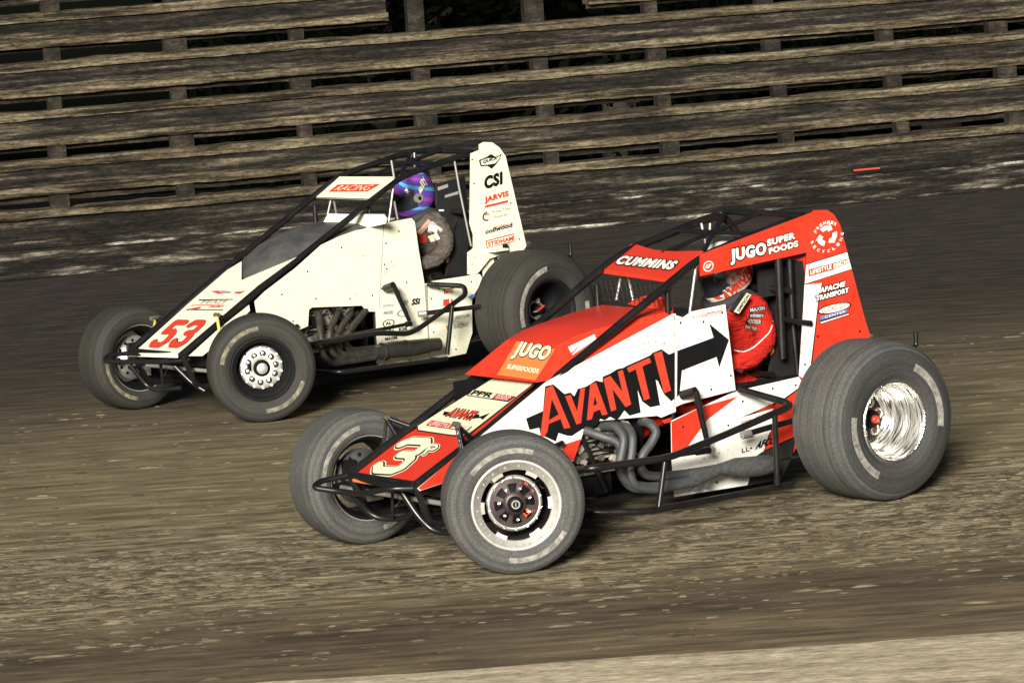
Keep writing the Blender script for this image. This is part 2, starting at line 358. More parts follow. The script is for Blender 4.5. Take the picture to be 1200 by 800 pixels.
# ------------------------------------------------------------------ grandstand, wall and trees behind it
ANG = math.atan2(2.15, 8.85)
gs = empty('grandstand', (0.06, 33.07, 0), ANG)
tag(gs, 'dark weathered open-backed grandstand of long plank rows beyond the track', 'grandstand')
def rough_board(mb, x0, x1, y, d, z0, z1, mat, jit=.006, step=.09, seed=0):
    n = int((x1-x0)/step); vs = []
    for i in range(n+1):
        x = x0+(x1-x0)*i/n; j = jit*(noise.noise(Vector((x*.9, seed*7.3, 0)))*.9+.8*noise.noise(Vector((x*5.1, seed*2.3, 2)))); j2 = jit*(noise.noise(Vector((x*1.7, seed*3.1, 5)))*.9+.8*noise.noise(Vector((x*6.3, seed*5.3, 8))))
        vs += [(x, y, z0+j), (x, y, z1+j2), (x, y+d, z1+j2), (x, y+d, z0+j)]
    fs = [[4*i+a, 4*(i+1)+a, 4*(i+1)+(a+1) % 4, 4*i+(a+1) % 4] for i in range(n) for a in range(4)]
    mb.add(vs, fs+[[0, 1, 2, 3], [4*n+3, 4*n+2, 4*n+1, 4*n]], mat)
ZG = [.610, 1.020, 1.425, 1.835, 2.235, 2.65, 3.05, 3.45]    # heights of the open gaps
XA, XB = -14, 16
for i, zg in enumerate(ZG):
    dy = .12+.30*i; zc = zg-(3.17-zg)*dy/33
    prev = ZG[i-1] if i else .30
    spans = [(XA, -.68), (1.15, XB)] if i == 4 else [(XA, XB)]
    mb = MB(); rough_board(mb, XA, XB, dy-.05, .26, zc-.040-.072, zc-.040, 'plank', .012, seed=i)
    mb.build('foot_board', gs)
    lowz = (prev+.045) if i else .30
    h = zc-.13-lowz
    if i:
        for (xa, xb) in spans:
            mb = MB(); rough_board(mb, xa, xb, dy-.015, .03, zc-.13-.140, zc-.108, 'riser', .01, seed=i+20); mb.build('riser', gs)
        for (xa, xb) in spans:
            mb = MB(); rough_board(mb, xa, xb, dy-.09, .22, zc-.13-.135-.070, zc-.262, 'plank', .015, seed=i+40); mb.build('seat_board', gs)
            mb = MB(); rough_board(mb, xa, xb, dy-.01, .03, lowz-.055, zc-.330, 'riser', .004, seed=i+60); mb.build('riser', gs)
    else:
        mb = MB(); rough_board(mb, XA, XB, dy, .04, .0, zc-.108, 'riser', .004, seed=i+60); mb.build('riser', gs)
    for q in range(-7, 8):
        mb = MB(); x = q*1.07-.62+.05*i; op = i in (3, 4) and -.72 < x < 1.2; mb.box((x, dy+.10, zc+(.2 if op else 0)), (.11+.09*random.random(), .12, .52 if op else .12), 'postm'); mb.build('post', gs)
mb = MB(); rough_board(mb, XA, XB, -.06, .10, 0, .225, 'lowwall', .004)
lw = mb.build('retaining_wall', None, (0.06, 33.07, 0), (0, 0, ANG)); tag(lw, 'low mud-splashed wall along the far edge of the track', 'wall')
mb = MB(); rough_board(mb, XA, XB, -.065, .012, .226, .247, 'chip', .003); cap = mb.build('painted_edge', lw)
cap.location = (0, 0, 0)
mb = MB(); rough_board(mb, XA, XB, -.075, .012, .012, .034, 'chip', .004, seed=5); mb.build('painted_foot', lw)
mb = MB(); rough_board(mb, XA, XB, .06, .02, .24, .31, 'lowwall', .004); mb.build('wall_top_board', lw)
mb = MB(); mb.box((0, 0, 0), (.24, .012, .012), 'redink')
tag(mb.build('marker_strip', None, tuple(Vector((3.2, 33.07+3.14*math.tan(ANG)-.12, .30))), (0, 0, ANG)), 'small thin red strip on the low wall below the right end of the stands', 'marker')
mb = MB(); mb.add([(-80, 38.0, -.2), (80, 42.0, -.2), (80, 60, 14.0), (-80, 60, 14.0)], [[0, 1, 2, 3]], 'deep'); tag(mb.build('dark_backing'), kind='structure')  # added near-black backing that keeps the gaps of the stand dark
def tree(x, y, h, w, label):
    t = empty('tree', (x, y, 0)); tag(t, label, 'tree', 'trees behind the grandstand')
    mb = MB(); mb.tube([(0, 0, -.3), (.1, 0, h*.35), (0, .1, h*.75)], [.22, .17, .06], 'bark', 10)
    for k in range(6):
        a = k*1.1; mb.tube([(0, 0, h*(.25+.07*k)), (math.cos(a)*w*.6, math.sin(a)*w*.5, h*(.4+.08*k))], [.07, .02], 'bark', 6)
    mb.build('trunk', t)
    mb = MB(); cl = [(Vector((random.uniform(-w, w)*.75, random.uniform(-w, w)*.5, random.uniform(.15, .95)*h)), random.uniform(.4, .9)) for _ in range(26)]
    vs = []; fs = []
    for i in range(5200):
        c, r = random.choice(cl); d = Vector([random.gauss(0, 1) for _ in range(3)]).normalized()*r*random.uniform(.5, 1); p = c+d
        a = Vector([random.gauss(0, 1) for _ in range(3)]).normalized(); b = a.orthogonal().normalized(); s_ = random.uniform(.05, .11)
        k = len(vs); vs += [p-a*s_, p-b*s_*.5, p+a*s_, p+b*s_*.5]; fs.append([k, k+1, k+2, k+3])
    mb.add(vs, fs, 'leaf'); mb.build('crown', t)
tree(-1.2, 37.5, 5.0, 1.9, 'leftmost dark bushy tree seen through the top gap of the stands')
tree(1.2, 38.3, 5.5, 2.0, 'dark bushy tree behind the middle of the stands')
tree(4.4, 38.5, 5.2, 1.8, 'dark bushy tree behind the right end of the stands')

# ------------------------------------------------------------------ wheels
def wheel(parent, loc, steer, Rt, wd, style, arcs, rub='rubber', let='letters', out=1, rimr=.195):
    h = wd/2
    W = empty('wheel', loc, steer, parent)
    t = MB(); s = Rt-rimr
    half = [(rimr-.004, h*.80), (rimr+.004, h*.86), (rimr+.10*s, h*.95), (rimr+.34*s, h*1.0), (rimr+.53*s, h*1.01), (rimr+.66*s, h*.99), (rimr+.80*s, h*.94), (rimr+.90*s, h*.87), (rimr+.97*s, h*.76), (Rt-.003, h*.62), (Rt, h*.45), (Rt+.002, h*.2)]
    prof = half+[(a, -b) for a, b in half[::-1]]
    nh = len(prof)-1
    def pred(a, q):
        if style == 'chrome' and q <= 5 and not (q == 3 and any(((p0 % 360) <= a <= (p1 % 360)) if p0 % 360 < p1 % 360 else (a >= p0 % 360 or a <= p1 % 360) for p0, p1 in arcs)): return 'rubber_clean'
        if q == 3:
            for (p0, p1) in arcs:
                p0_, p1_ = p0 % 360, p1 % 360
                inside = (p0_ <= a <= p1_) if p0_ < p1_ else (a >= p0_ or a <= p1_)
                if inside: return let
    if out < 0: prof = [(a, -b) for a, b in prof]; f = -1
    else: f = 1
    t.lathe(prof, rub, 120, pred)
    if style in ('slick',):
        for k in range(-4, 5):
            pass
    t.build('tyre', W)
    vis = 1      # visible face is always +Y (towards the camera side of the car)
    def L(name, prof, mat, n=64, extra=None):
        q = MB(); q.lathe(prof, mat, n)
        if extra: extra(q)
        return q.build(name, W)
    e = h*.86
    if style == 'beadlock':
        L('rim', [(rimr, e), (rimr-.008, e-.004), (rimr-.03, e-.05), (rimr-.035, e-.12), (rimr-.03, -h*.7), (rimr, -h*.86)], 'black')
        q = MB(); q.lathe([(rimr+.012, e-.002), (rimr+.012, e+.012), (rimr+.005, e+.016), (rimr-.002, e+.012), (rimr-.002, e+.010), (rimr-.032, e+.012), (rimr-.034, e-.006)], 'bright', 72)
        for k in range(6):
            a = R(20+60*k)
            for da in (0,):
                q.lathe([(rimr-.030, e+.011), (rimr-.050, e+.008), (rimr-.050, e-.004)], 'bright', 5, a0=20+60*k, a1=20+60*k+20, smooth=False)
        for k in range(18):
            a = R(20*k+7); c = Vector((-math.sin(a)*(rimr-.016), e+.012, math.cos(a)*(rimr-.016))); q.cyl(c, c+Vector((0, .005, 0)), .004, 'alu', 6)
        q.build('beadlock_ring', W)
        c0 = e-.065
        q = MB(); q.lathe([(.128, c0), (.120, c0+.012), (.112, c0+.012), (.106, c0)], 'alu', 64); q.lathe([(.112, c0-.004), (.112, c0+.002), (.0, c0+.002)], 'ink', 48)
        for k in range(8):
            a = 45*k+10; q.lathe([(.112, c0+.010), (.045, c0+.018)], 'hubdark', 4, a0=a, a1=a+17, smooth=False)
            q.lathe([(.112, c0+.010), (.092, c0+.013)], 'hubdark', 6, a0=a+17, a1=a+45, smooth=False)
        q.lathe([(.055, c0+.010), (.052, c0+.024), (.034, c0+.026)], 'hubdark', 40)
        q.build('wheel_centre', W)
        q = MB(); q.lathe([(.033, c0+.02), (.033, c0+.045), (.026, c0+.05), (.0, c0+.05)], 'ink', 32); q.lathe([(.020, c0+.0515), (.014, c0+.0515)], 'greyink', 28)
        q.box((0, c0+.053, 0), (.004, .003, .018), 'greyink'); q.build('hub_cap', W)
        q = MB()
        for (a, rr, s_) in ((118, .078, .020), (148, .075, .016), (20, .085, .013), (35, .10, .010), (60, .098, .008)):
            a = R(a); q.box((-math.sin(a)*rr, c0+.006, math.cos(a)*rr), (s_*1.4, .012, s_*1.7), 'caliper', Matrix.Rotation(a, 3, 'Y'))
        q.build('brake_caliper', W)
        for k in range(7):
            a = R(51*k+330); q = MB(); c = Vector((-math.sin(a)*.072, c0+.012, math.cos(a)*.072)); q.cyl(c, c+Vector((0, .02, 0)), .008, 'chrome', 6); q.build('nut', W)
        q = MB()
        for k in range(14):
            a = R(25.7*k); c = Vector((-math.sin(a)*.119, c0+.011, math.cos(a)*.119)); q.cyl(c, c+Vector((0, .006, 0)), .0065, 'chrome', 8)
        tag(q.build('rim_bolt_circle', W))
    elif style == 'direct':
        L('rim', [(rimr, e), (rimr-.006, e+.004), (rimr-.014, e), (rimr-.03, e-.03), (rimr-.04, e-.10), (.14, e-.105), (.13, e-.115), (.13, -h*.6), (rimr, -h*.86)], 'ink')
        c0 = e-.10
        q = MB(); q.lathe([(.128, c0), (.124, c0+.014), (.112, c0+.016), (.06, c0+.024), (.045, c0+.02)], 'alu', 64)
        for k in range(10):
            a = R(36*k+9); c = Vector((-math.sin(a)*.085, c0+.018, math.cos(a)*.085)); q.cyl(c, c+Vector((0, .004, 0)), .018, 'ink', 16)
            q.lathe([(.011, c0+.0235), (.006, c0+.026), (0, c0+.026)], 'chrome', 10, c=(c.x, 0, c.z))
        for k in range(14):
            a = R(25.7*k); c = Vector((-math.sin(a)*.119, c0+.012, math.cos(a)*.119)); q.cyl(c, c+Vector((0, .010, 0)), .0085, 'bright', 8)
        q.build('wheel_centre', W)
        q = MB(); q.lathe([(.050, c0+.018), (.048, c0+.034), (.036, c0+.035), (.034, c0+.06)], 'ink', 32); q.lathe([(.034, c0+.055), (.031, c0+.062), (0, c0+.063)], 'bright', 32); q.build('hub_cap', W)
    elif style == 'disc':     # inner side of a far front wheel with its brake disc
        L('rim', [(rimr+.01, e), (rimr+.006, e+.004), (rimr-.004, e+.002), (rimr-.015, e-.02), (rimr-.03, e-.05), (rimr-.03, -h*.7), (rimr, -h*.86)], 'ink')
        q = MB(); q.lathe([(rimr+.012, e+.003), (rimr+.009, e+.007), (rimr+.005, e+.003)], 'bright', 72); q.build('rim_edge', W)
        q = MB(); q.lathe([(.135, e-.09), (.135, e-.078), (.05, e-.076), (.04, e-.06), (0, e-.06)], 'steel' if rub == 'rubber' else 'alu', 64)
        for k in range(12):
            a = R(30*k); c = Vector((-math.sin(a)*.105, e-.079, math.cos(a)*.105)); q.cyl(c, c+Vector((0, .004, 0)), .010, 'ink', 10)
        q.build('brake_disc', W)
        q = MB(); q.box((-.05, e-.06, -.09), (.08, .05, .06), 'bright'); q.box((-.01, e-.05, -.10), (.03, .06, .03), 'alu'); q.build('brake_caliper', W)
    elif style == 'chrome':
        L('rim', [(rimr+.006, e), (rimr+.004, e+.008), (rimr-.004, e+.010), (rimr-.010, e+.004), (rimr-.013, e-.02), (rimr-.022, e-.035), (rimr-.026, e-.05), (rimr-.024, e-.085), (rimr-.034, e-.095), (.150, e-.13), (.148, e-.16), (.138, e-.17), (.130, e-.21), (.118, e-.22)], 'turned', 96)
        q = MB(); q.lathe([(rimr+.006, e+.001), (rimr+.003, e+.010), (rimr-.004, e+.013), (rimr-.009, e+.006)], 'chrome', 96); q.build('rim_lip', W)
        c0 = e-.225
        q = MB(); q.lathe([(.120, c0+.005), (.05, c0+.012), (0, c0+.012)], 'hubdark', 48)
        for k in range(6):
            a = R(60*k+20); c = Vector((-math.sin(a)*.082, 0, math.cos(a)*.082))
            q.lathe([(.028, c0+.010), (.027, c0+.028), (.021, c0+.028), (.019, c0+.012)], 'chrome', 20, c=c); q.lathe([(.019, c0+.014), (0, c0+.014)], 'brown', 14, c=c)
        q.build('wheel_centre', W)
        q = MB(); q.lathe([(.046, c0+.01), (.042, c0+.075), (.030, c0+.08), (0, c0+.08)], 'ink', 28); q.lathe([(.020, c0+.081), (.018, c0+.10), (0, c0+.10)], 'caliper', 20); q.build('hub_cap', W)
    elif style == 'blackdeep':
        L('rim', [(rimr+.004, e), (rimr-.004, e+.004), (rimr-.02, e-.03), (rimr-.03, e-.1), (.15, e-.18), (.10, e-.2), (0, e-.2)], 'ink', 72)
        q = MB(); c0 = e-.2; q.lathe([(.062, c0), (.058, c0+.05), (.050, c0+.05), (.048, c0+.01)], 'alu', 32); q.lathe([(.03, c0), (.028, c0+.09), (0, c0+.09)], 'ink', 24)
        q.box((.0, c0+.095, .012), (.06, .01, .008), 'caliper', Matrix.Rotation(R(25), 3, 'Y')); q.box((-.005, c0+.06, .055), (.022, .02, .03), 'bright'); q.box((-.005, c0+.06, -.06), (.03, .02, .02), 'alu'); q.build('hub_cap', W)
        q = MB(); q.box((-.085, c0+.12, .0), (.05, .008, .006), 'bright'); q.box((.07, c0+.12, .0), (.03, .008, .006), 'bright'); q.box((-.12, e-.02, -.12), (.05, .008, .010), 'bright', Matrix.Rotation(R(-20), 3, 'Y')); q.build('rim_sticker', W)
    else:
        L('rim', [(rimr, e), (rimr-.03, e-.05), (.12, 0), (0, 0)], 'ink')
    return W

# ------------------------------------------------------------------ small builders for both cars
def rivets(mb, pts, y, lift=.003, r=.006, mat='ink'):
    for p in pts:
        c = Vector((p[0], y+lift, p[2])); mb.add([c+Vector((math.cos(a)*r, 0, math.sin(a)*r)) for a in [k*math.pi/4 for k in range(8)]], [list(range(8))], mat)
THREE = [[(.10, .80), (.24, .90), (.78, .90), (.90, .80), (.86, .62), (.72, .53), (.42, .53)], [(.72, .53), (.88, .40), (.86, .20), (.70, .10), (.20, .10), (.06, .22)]]
FIVE = [[(.92, .90), (.26, .90), (.16, .56), (.66, .58), (.84, .48), (.84, .22), (.66, .10), (.18, .10), (.08, .20)]]
PEE = [[(.15, 0), (.15, .9), (.75, .9), (.9, .7), (.75, .45), (.2, .45)]]
def decal(parent, name, plane_n, items, label=None):
    mb = MB()
    for it in items:
        if it[0] == 'P': mb.flat(it[1], plane_n, it[3], it[2])
        elif it[0] == 'T':
            _, s_, q, layers, bold, lift = it; mb.text(s_, q[0], q[1], q[2], plane_n, layers, lift, bold)
    o = mb.build(name, parent)
    if label: o['label'] = label
    return o
def ellipse(c, a, b, rot, n=24):
    return [(c[0]+a*math.cos(t)*math.cos(rot)-b*math.sin(t)*math.sin(rot), c[1], c[2]+a*math.cos(t)*math.sin(rot)+b*math.sin(t)*math.cos(rot)) for t in [2*math.pi*k/n for k in range(n)]]
def ringpoly(mb, c, n, u, v, r0, r1, a0, a1, lift, mat, k=10):
    n = Vector(n); c = Vector(c)+n*lift; u = Vector(u); v = Vector(v)
    P = [c+(u*math.cos(R(a))+v*math.sin(R(a)))*r for r, seq in ((r0, range(k+1)), (r1, range(k, -1, -1))) for a in [a0+(a1-a0)*i/k for i in seq]]
    mb.add(P, [list(range(len(P)))], mat)
def skin_body(name, joints, bones, parent, mat, sub=2):
    me = bpy.data.meshes.new(name); me.from_pydata([j[0] for j in joints], bones, [])
    o = bpy.data.objects.new(name+'_tmp', me); scene.collection.objects.link(o)
    o.modifiers.new('s', 'SKIN'); 
    if not me.skin_vertices: pass
    sv = me.skin_vertices[0].data
    for i, j in enumerate(joints): sv[i].radius = j[1] if isinstance(j[1], tuple) else (j[1], j[1]); sv[i].use_root = (i == 0)
    sb = o.modifiers.new('b', 'SUBSURF'); sb.levels = sub; sb.render_levels = sub
    bpy.context.view_layer.update()
    m2 = bpy.data.meshes.new_from_object(o.evaluated_get(bpy.context.evaluated_depsgraph_get()))
    bpy.data.objects.remove(o); m2.name = name
    if name == 'body':
        ds = [v.normal*(.003*noise.noise(v.co*12)+.0055*noise.noise(Vector((v.co.x*10, v.co.y*8, v.co.z*52-v.co.x*24)))) for v in m2.vertices]
        for v, d_ in zip(m2.vertices, ds): v.co += d_
    m2.materials.clear(); m2.materials.append(M[mat])
    for p in m2.polygons: p.use_smooth = True; p.material_index = 0
    r = bpy.data.objects.new(name, m2); scene.collection.objects.link(r)
    if parent: r.parent = parent
    return r

from mathutils.bvhtree import BVHTree
def drape(mb, body, car, eps=.004):
    """lay flat pieces on the surface of the body: each point slides along the line of sight onto the cloth"""
    me = body.data; t = BVHTree.FromPolygons([v.co for v in me.vertices], [list(p.vertices) for p in me.polygons])
    mw = Matrix.Translation(car.location) @ Matrix.Rotation(car.rotation_euler.z, 4, 'Z'); C = mw.inverted() @ Vector((0, 0, 3.1731))
    base = max(p[1] for p in mb.v); out = []
    for p in mb.v:
        d = (Vector(p)-C).normalized(); h = t.ray_cast(C, d)[0]
        q = (h if h and (h-Vector(p)).length < .35 else Vector(p))-d*(eps+(p[1]-base)+.003); out.append(tuple(q))
    mb.v = out
def patch(mb, q, mat, nx=5, ny=3):
    O, U, V = map(Vector, q)
    mb.add([O+(U-O)*(i/nx)+(V-O)*(j/ny) for j in range(ny+1) for i in range(nx+1)], [[j*(nx+1)+i, j*(nx+1)+i+1, (j+1)*(nx+1)+i+1, (j+1)*(nx+1)+i] for j in range(ny) for i in range(nx)], mat)
def cage(P, car):
    """main black chassis tubes; P carries the measured node points"""
    mb = MB(); t = lambda path, r=.0175, fil=.05: mb.tube(path, r, 'black', 10, fil)
    for s in (1, -1):
        S = lambda p: (p[0], p[1]*s, p[2])
        t([S(P['nose']), S(P['mid']), S(P['visf']), S(P['roof0']), S(P['roof1']), S(P['down'])], .02, .14)
        t([S(P['nose']), (.12, .25*s, .2), (-.5, .275*s, .16), (-1.9, .275*s, .16), (-2.3, .275*s, .3)], .018)
        t([(P['mid'][0], .26*s, P['mid'][2]-.02), (P['mid'][0]-.25, .26*s, .2)], .014)
        t([(P['visf'][0]-.02, .275*s, P['visf'][2]-.03), (P['visf'][0]+.0, .27*s, .2)], .015)
        t([S(P['down']), (P['down'][0]-.03, .28*s, .25)], .0175)
        t([(P['visf'][0], .275*s, .60), (P['down'][0], .275*s, .58)], .015)
    for a in ('nose', 'roof1', 'down'):
        p = P[a]; t([(p[0], p[1], p[2]), (p[0], -p[1], p[2])], .0165)
    a, b = P['roof0'], P['roof1']
    t([(a[0], a[1], a[2]), (b[0], -b[1], b[2])], .013); t([(a[0], 0, a[2]), (b[0], 0, b[2]+.01)], .013)
    t([((a[0]+b[0])/2, .3, (a[2]+b[2])/2+.005), ((a[0]+b[0])/2, -.3, (a[2]+b[2])/2+.005)], .013)
    t([(b[0]+.25, .3, .62), (b[0]+.25, -.3, .62)], .015)
    t([(b[0]+.12, .3, 1.02), (b[0]+.12, -.3, 1.02)], .0175)
    return mb.build('roll_cage', car)

def common(car, k, D):
    # axles
    mb = MB(); mb.tube([(0, .66, .33), (0, -.56, .33)], .03, 'black', 14); mb.build('front_axle', car)
    mb = MB(); mb.tube([(-2.2, .55, .38), (-2.2, -.7, .40)], .035, 'black', 14); mb.tube([(-2.2, .07, .38), (-2.2, -.07, .38)], .13, 'engine', 20); mb.build('rear_axle', car)
    for s in (1, -1):
        mb = MB(); mb.box((0, .60*s, .33), (.06, .08, .16), 'black'); mb.tube([(0, .6*s, .3), (.12, .55*s, .3)], .012, 'black'); mb.build('steering_knuckle', car)
    mb = MB(); mb.tube([(.1, .5, .30), (.1, -.5, .30)], .012, 'alu'); mb.build('tie_rod', car)
    for s in (1, -1):
        mb = MB(); mb.tube([(0, .50*s, .31), (-.55, .33*s, .33)], .012, 'black'); mb.tube([(0, .48*s, .40), (-.6, .33*s, .48)], .012, 'black'); mb.build('radius_rod', car)
    # shock absorbers of the front axle
    for q in D['shocks']:
        mb = MB(); mb.tube([q[0], q[1]], .013, 'black'); mb.tube([q[1], q[2]], .011, 'black'); mb.tube([q[1], q[3]], .0095, D.get('rodmat', 'chrome'), 12); mb.tube([q[3], q[4]], .02, D.get('bodymat', 'black'), 12)
        mb.cyl(Vector(q[1])+Vector((0, -.02, 0)), Vector(q[1])+Vector((0, .02, 0)), .013, 'engine', 12); mb.build('shock_absorber', car)
    # bumpers
    mb = MB()
    for p, r in D['bumper']: mb.tube(p, r, 'black', 10, .07)
    mb.build('front_bumper', car)
    mb = MB(); mb.tube([(-2.45, .28, .5), (-2.85, .28, .52), (-2.88, .25, .62), (-2.88, -.25, .62), (-2.85, -.28, .52), (-2.45, -.28, .5)], .016, 'black', 10, .06)
    for s in (.22, -.22): mb.tube([(-2.88, s, .62), (-2.93, s, .625), (-2.93, s, .70)], .012, 'black', 8, .02)
    mb.tube([(-2.88, .22, .62), (-2.9, .2, .45), (-2.5, .2, .4)], .014, 'black', 8)
    mb.build('rear_bumper', car)
    # nerf bars
    mb = MB()
    for p, r in D['nerf']: mb.tube(p, r, 'black', 10, .06)
    mb.build('nerf_bar', car)
    mb = MB(); mb.tube([(-.6, -.32, .3), (-.8, -.62, .35), (-1.8, -.62, .36), (-1.85, -.32, .4)], .016, 'black', 10, .1); mb.build('nerf_bar', car)
    mb = MB(); a = D['arm']
    mb.tube([a[0], a[1]], .022, 'black', 12); mb.tube([a[1], a[2]], [.017, .013], 'black', 8); mb.cyl(Vector(a[2])-Vector((0, .02, 0)), Vector(a[2])+Vector((0, .025, 0)), .02, 'alu', 14); mb.build('steering_arm', car)
    mb = MB(); mb.tube(D['drag'], .012, 'black', 10); mb.cyl(D['drag'][0], Vector(D['drag'][0])+(Vector(D['drag'][1])-Vector(D['drag'][0]))*.12, .017, 'black'); mb.build('drag_link', car)
    for q in D['rods']:
        mb = MB(); mb.tube(q, .015, 'black', 10); mb.cyl(q[0], Vector(q[0])+(Vector(q[1])-Vector(q[0])).normalized()*.05, .02, 'alu'); mb.build('radius_rod', car)
    # engine
    e0, e1 = D['eng']
    mb = MB(); cx = (e0+e1)/2; L_ = abs(e0-e1)
    mb.box((cx, 0, .42), (L_, .30, .30), 'engine'); mb.box((cx, 0, .24), (L_*.9, .24, .16), 'ink')
    for s in (1, -1):
        rot = Matrix.Rotation(R(-32*s), 3, 'X')
        mb.box((cx, .17*s, .545), (L_*.98, .12, .17), 'engine', rot)
    for i in range(26):   # hoses, fittings and cooling fins between the head and the frame
        x = random.uniform(e1, e0); z = random.uniform(.36, .64); mb.tube([(x, .235, z), (x+random.uniform(-.06, .06), .27, z+random.uniform(-.05, .06)), (x+random.uniform(-.1, .1), .24, z-.04)], random.uniform(.005, .012), random.choice(['alu', 'engine', 'ink', 'engine']), 6)
    for i in range(46):
        x = random.uniform(e1+.02, e0-.02); z = random.uniform(.34, .62); d_ = random.uniform(.015, .04)
        mb.box((x, .235+random.random()*.03, z), (d_, .03, d_*random.uniform(.6, 1.6)), random.choice(['alu', 'engine', 'ink', 'bright', 'engine']), Matrix.Rotation(random.random(), 3, 'Y'))
    for i in range(9): mb.box((cx, .22, .36+.022*i), (L_*.8, .04, .006), 'alu')
    eng = mb.build('engine', car)
    mb = MB(); mb.box((cx-.06, 0, .69), (L_*.92, .50, .012), 'ink'); mb.box((e1-.07, 0, .52), (.012, .50, .5), 'ink'); mb.box((cx, -.262, .5), (L_*1.2, .012, .5), 'ink'); mb.build('dark_bay_sheet', car)  # added black sheets that keep the engine bay dark
    for s in (1, -1):
        mb = MB(); rot = Matrix.Rotation(R(-32*s), 3, 'X'); mb.box((cx, .215*s, .645), (L_*.9, .12, .05), 'alu', rot, .9)
        for i in range(8):
            x = e0-.03-L_*.9*i/8; mb.cyl((x, .24*s, .66), (x, .252*s, .685), .007, 'brass', 8)
        mb.build('valve_cover', eng)
    mb = MB()
    for i in range(8):
        x = e0-.02-L_*.95*i/8; mb.cyl((x, .245, .59), (x-.004, .275, .605), .011, random.choice(['brass', 'brass', 'alu']), 8)
    mb.build('spark_plug_row', eng)
    mb = MB(); mb.cyl((e0+.02, .16, .24), (e0-.16, .16, .24), .085, 'ink', 24); mb.box((e0-.07, .18, .19), (.2, .15, .13), 'ink', None, .9); mb.lathe([(.03, .272), (.024, .275), (.022, .272)], 'bright', 20, c=(e0-.04, 0, .30), a0=90, a1=300); mb.build('oil_tank', car)
    for p in D['pipes']:
        mb = MB(); mb.tube(p, .0215, D['pipemat'], 14, .08); mb.build('exhaust_pipe', car)
    ring = MB(); 
    mb = MB(); mb.tube(D['muf'], D['mufr'], D['mufmat'], 20); 
    a, b = Vector(D['muf'][0]), Vector(D['muf'][-1])
    for f_ in (.12, .47): c = a+(b-a)*f_; mb.cyl(c, c+(b-a).normalized()*.012, D['mufr'][2]+.004, D['pipemat'], 24)
    for f_ in (.06, .2): c = a+(b-a)*f_; mb.box(c+Vector((0, 0, -.058)), (.02, .02, .03), D['pipemat'])
    mb.build('muffler', car)
    # seat
    sx = D['seatx']
    mb = MB(); prof = [(.10, .30), (-.35, .26), (-.47, .34), (-.60, .95), (-.55, 1.0), (-.42, .50), (-.30, .38), (.08, .36)]
    for s in (1, -1):
        pts = [(sx+.35, .20*s, .34), (sx+.3, .20*s, .48), (sx-.05, .22*s, .62), (sx-.12, .23*s, .92), (sx-.17, .22*s, .97), (sx-.27, .22*s, .97), (sx-.16, .22*s, .34)]
        q = [Vector(p) for p in pts]; mb.slab(q, (0, s, 0), .03, 'seat')
    mb.box((sx+.08, 0, .34), (.5, .40, .06), 'seat'); mb.box((sx-.215, 0, .66), (.06, .40, .66), 'seat', Matrix.Rotation(R(-8), 3, 'Y'))
    st = mb.build('seat', car)
    mb = MB(); mb.box((sx-.25, 0, 1.06), (.06, .22, .17), 'seat')
    for s in (1, -1): mb.box((sx-.16, .155*s, 1.05), (.20, .035, .13), 'seat')
    mb.build('headrest', st)
    mb = MB(); c = Vector((sx-.035, .232, .735))
    mb.lathe([(.030, .0), (.026, .004), (0, .004)], 'orange', 20, c=c, a0=0, a1=180); mb.lathe([(.017, .006), (0, .006)], 'yellow', 16, c=c, a0=0, a1=180); mb.build('round_badge', st)
    # interior floor and dashboard, steering wheel
    mb = MB(); mb.box((sx+.15, 0, .2), (1.0, .6, .01), 'trim'); mb.build('floor_pan', car)
    wx = D['wheelx']
    q = MB(); n_ = 28
    pth = [(wx-.05*math.sin(a), .17*math.cos(a), .79+.15*math.sin(a)) for a in [2*math.pi*i/n_ for i in range(n_+1)]]
    q.tube(pth, .013, 'seat', 8); 
    for a in (R(-90), R(30), R(150)): q.tube([(wx, 0, .79), (wx-.05*math.sin(a), .17*math.cos(a), .79+.15*math.sin(a))], .01, 'alu', 6)
    q.tube([(wx, 0, .79), (wx+.4, 0, .68)], .014, 'alu', 8); q.build('steering_wheel', car)
    mb = MB(); mb.box((wx+.2, 0, .86), (.03, .5, .16), 'ink'); mb.build('dashboard', car)
    # tank between the tail panels
    mb = MB(); tp = D['tank']
    mb.add([(p[0], .29, p[1]) for p in tp]+[(p[0], -.29, p[1]) for p in tp], [list(range(len(tp))), list(range(len(tp), 2*len(tp)))[::-1]]+[[i, (i+1) % len(tp), len(tp)+(i+1) % len(tp), len(tp)+i] for i in range(1, len(tp))], D['tankmat'])
    mb.add([(tp[0][0], .29, tp[0][1]), (tp[1][0], .29, tp[1][1]), (tp[1][0], -.29, tp[1][1]), (tp[0][0], -.29, tp[0][1])], [[0, 1, 2, 3]], 'seat')
    mb.build('tail_tank', car)
    # window net strips and braces near the head
    for q in D['silver']:
        mb = MB(); mb.tube(q, .007, 'alu', 8); mb.build('brace', car)

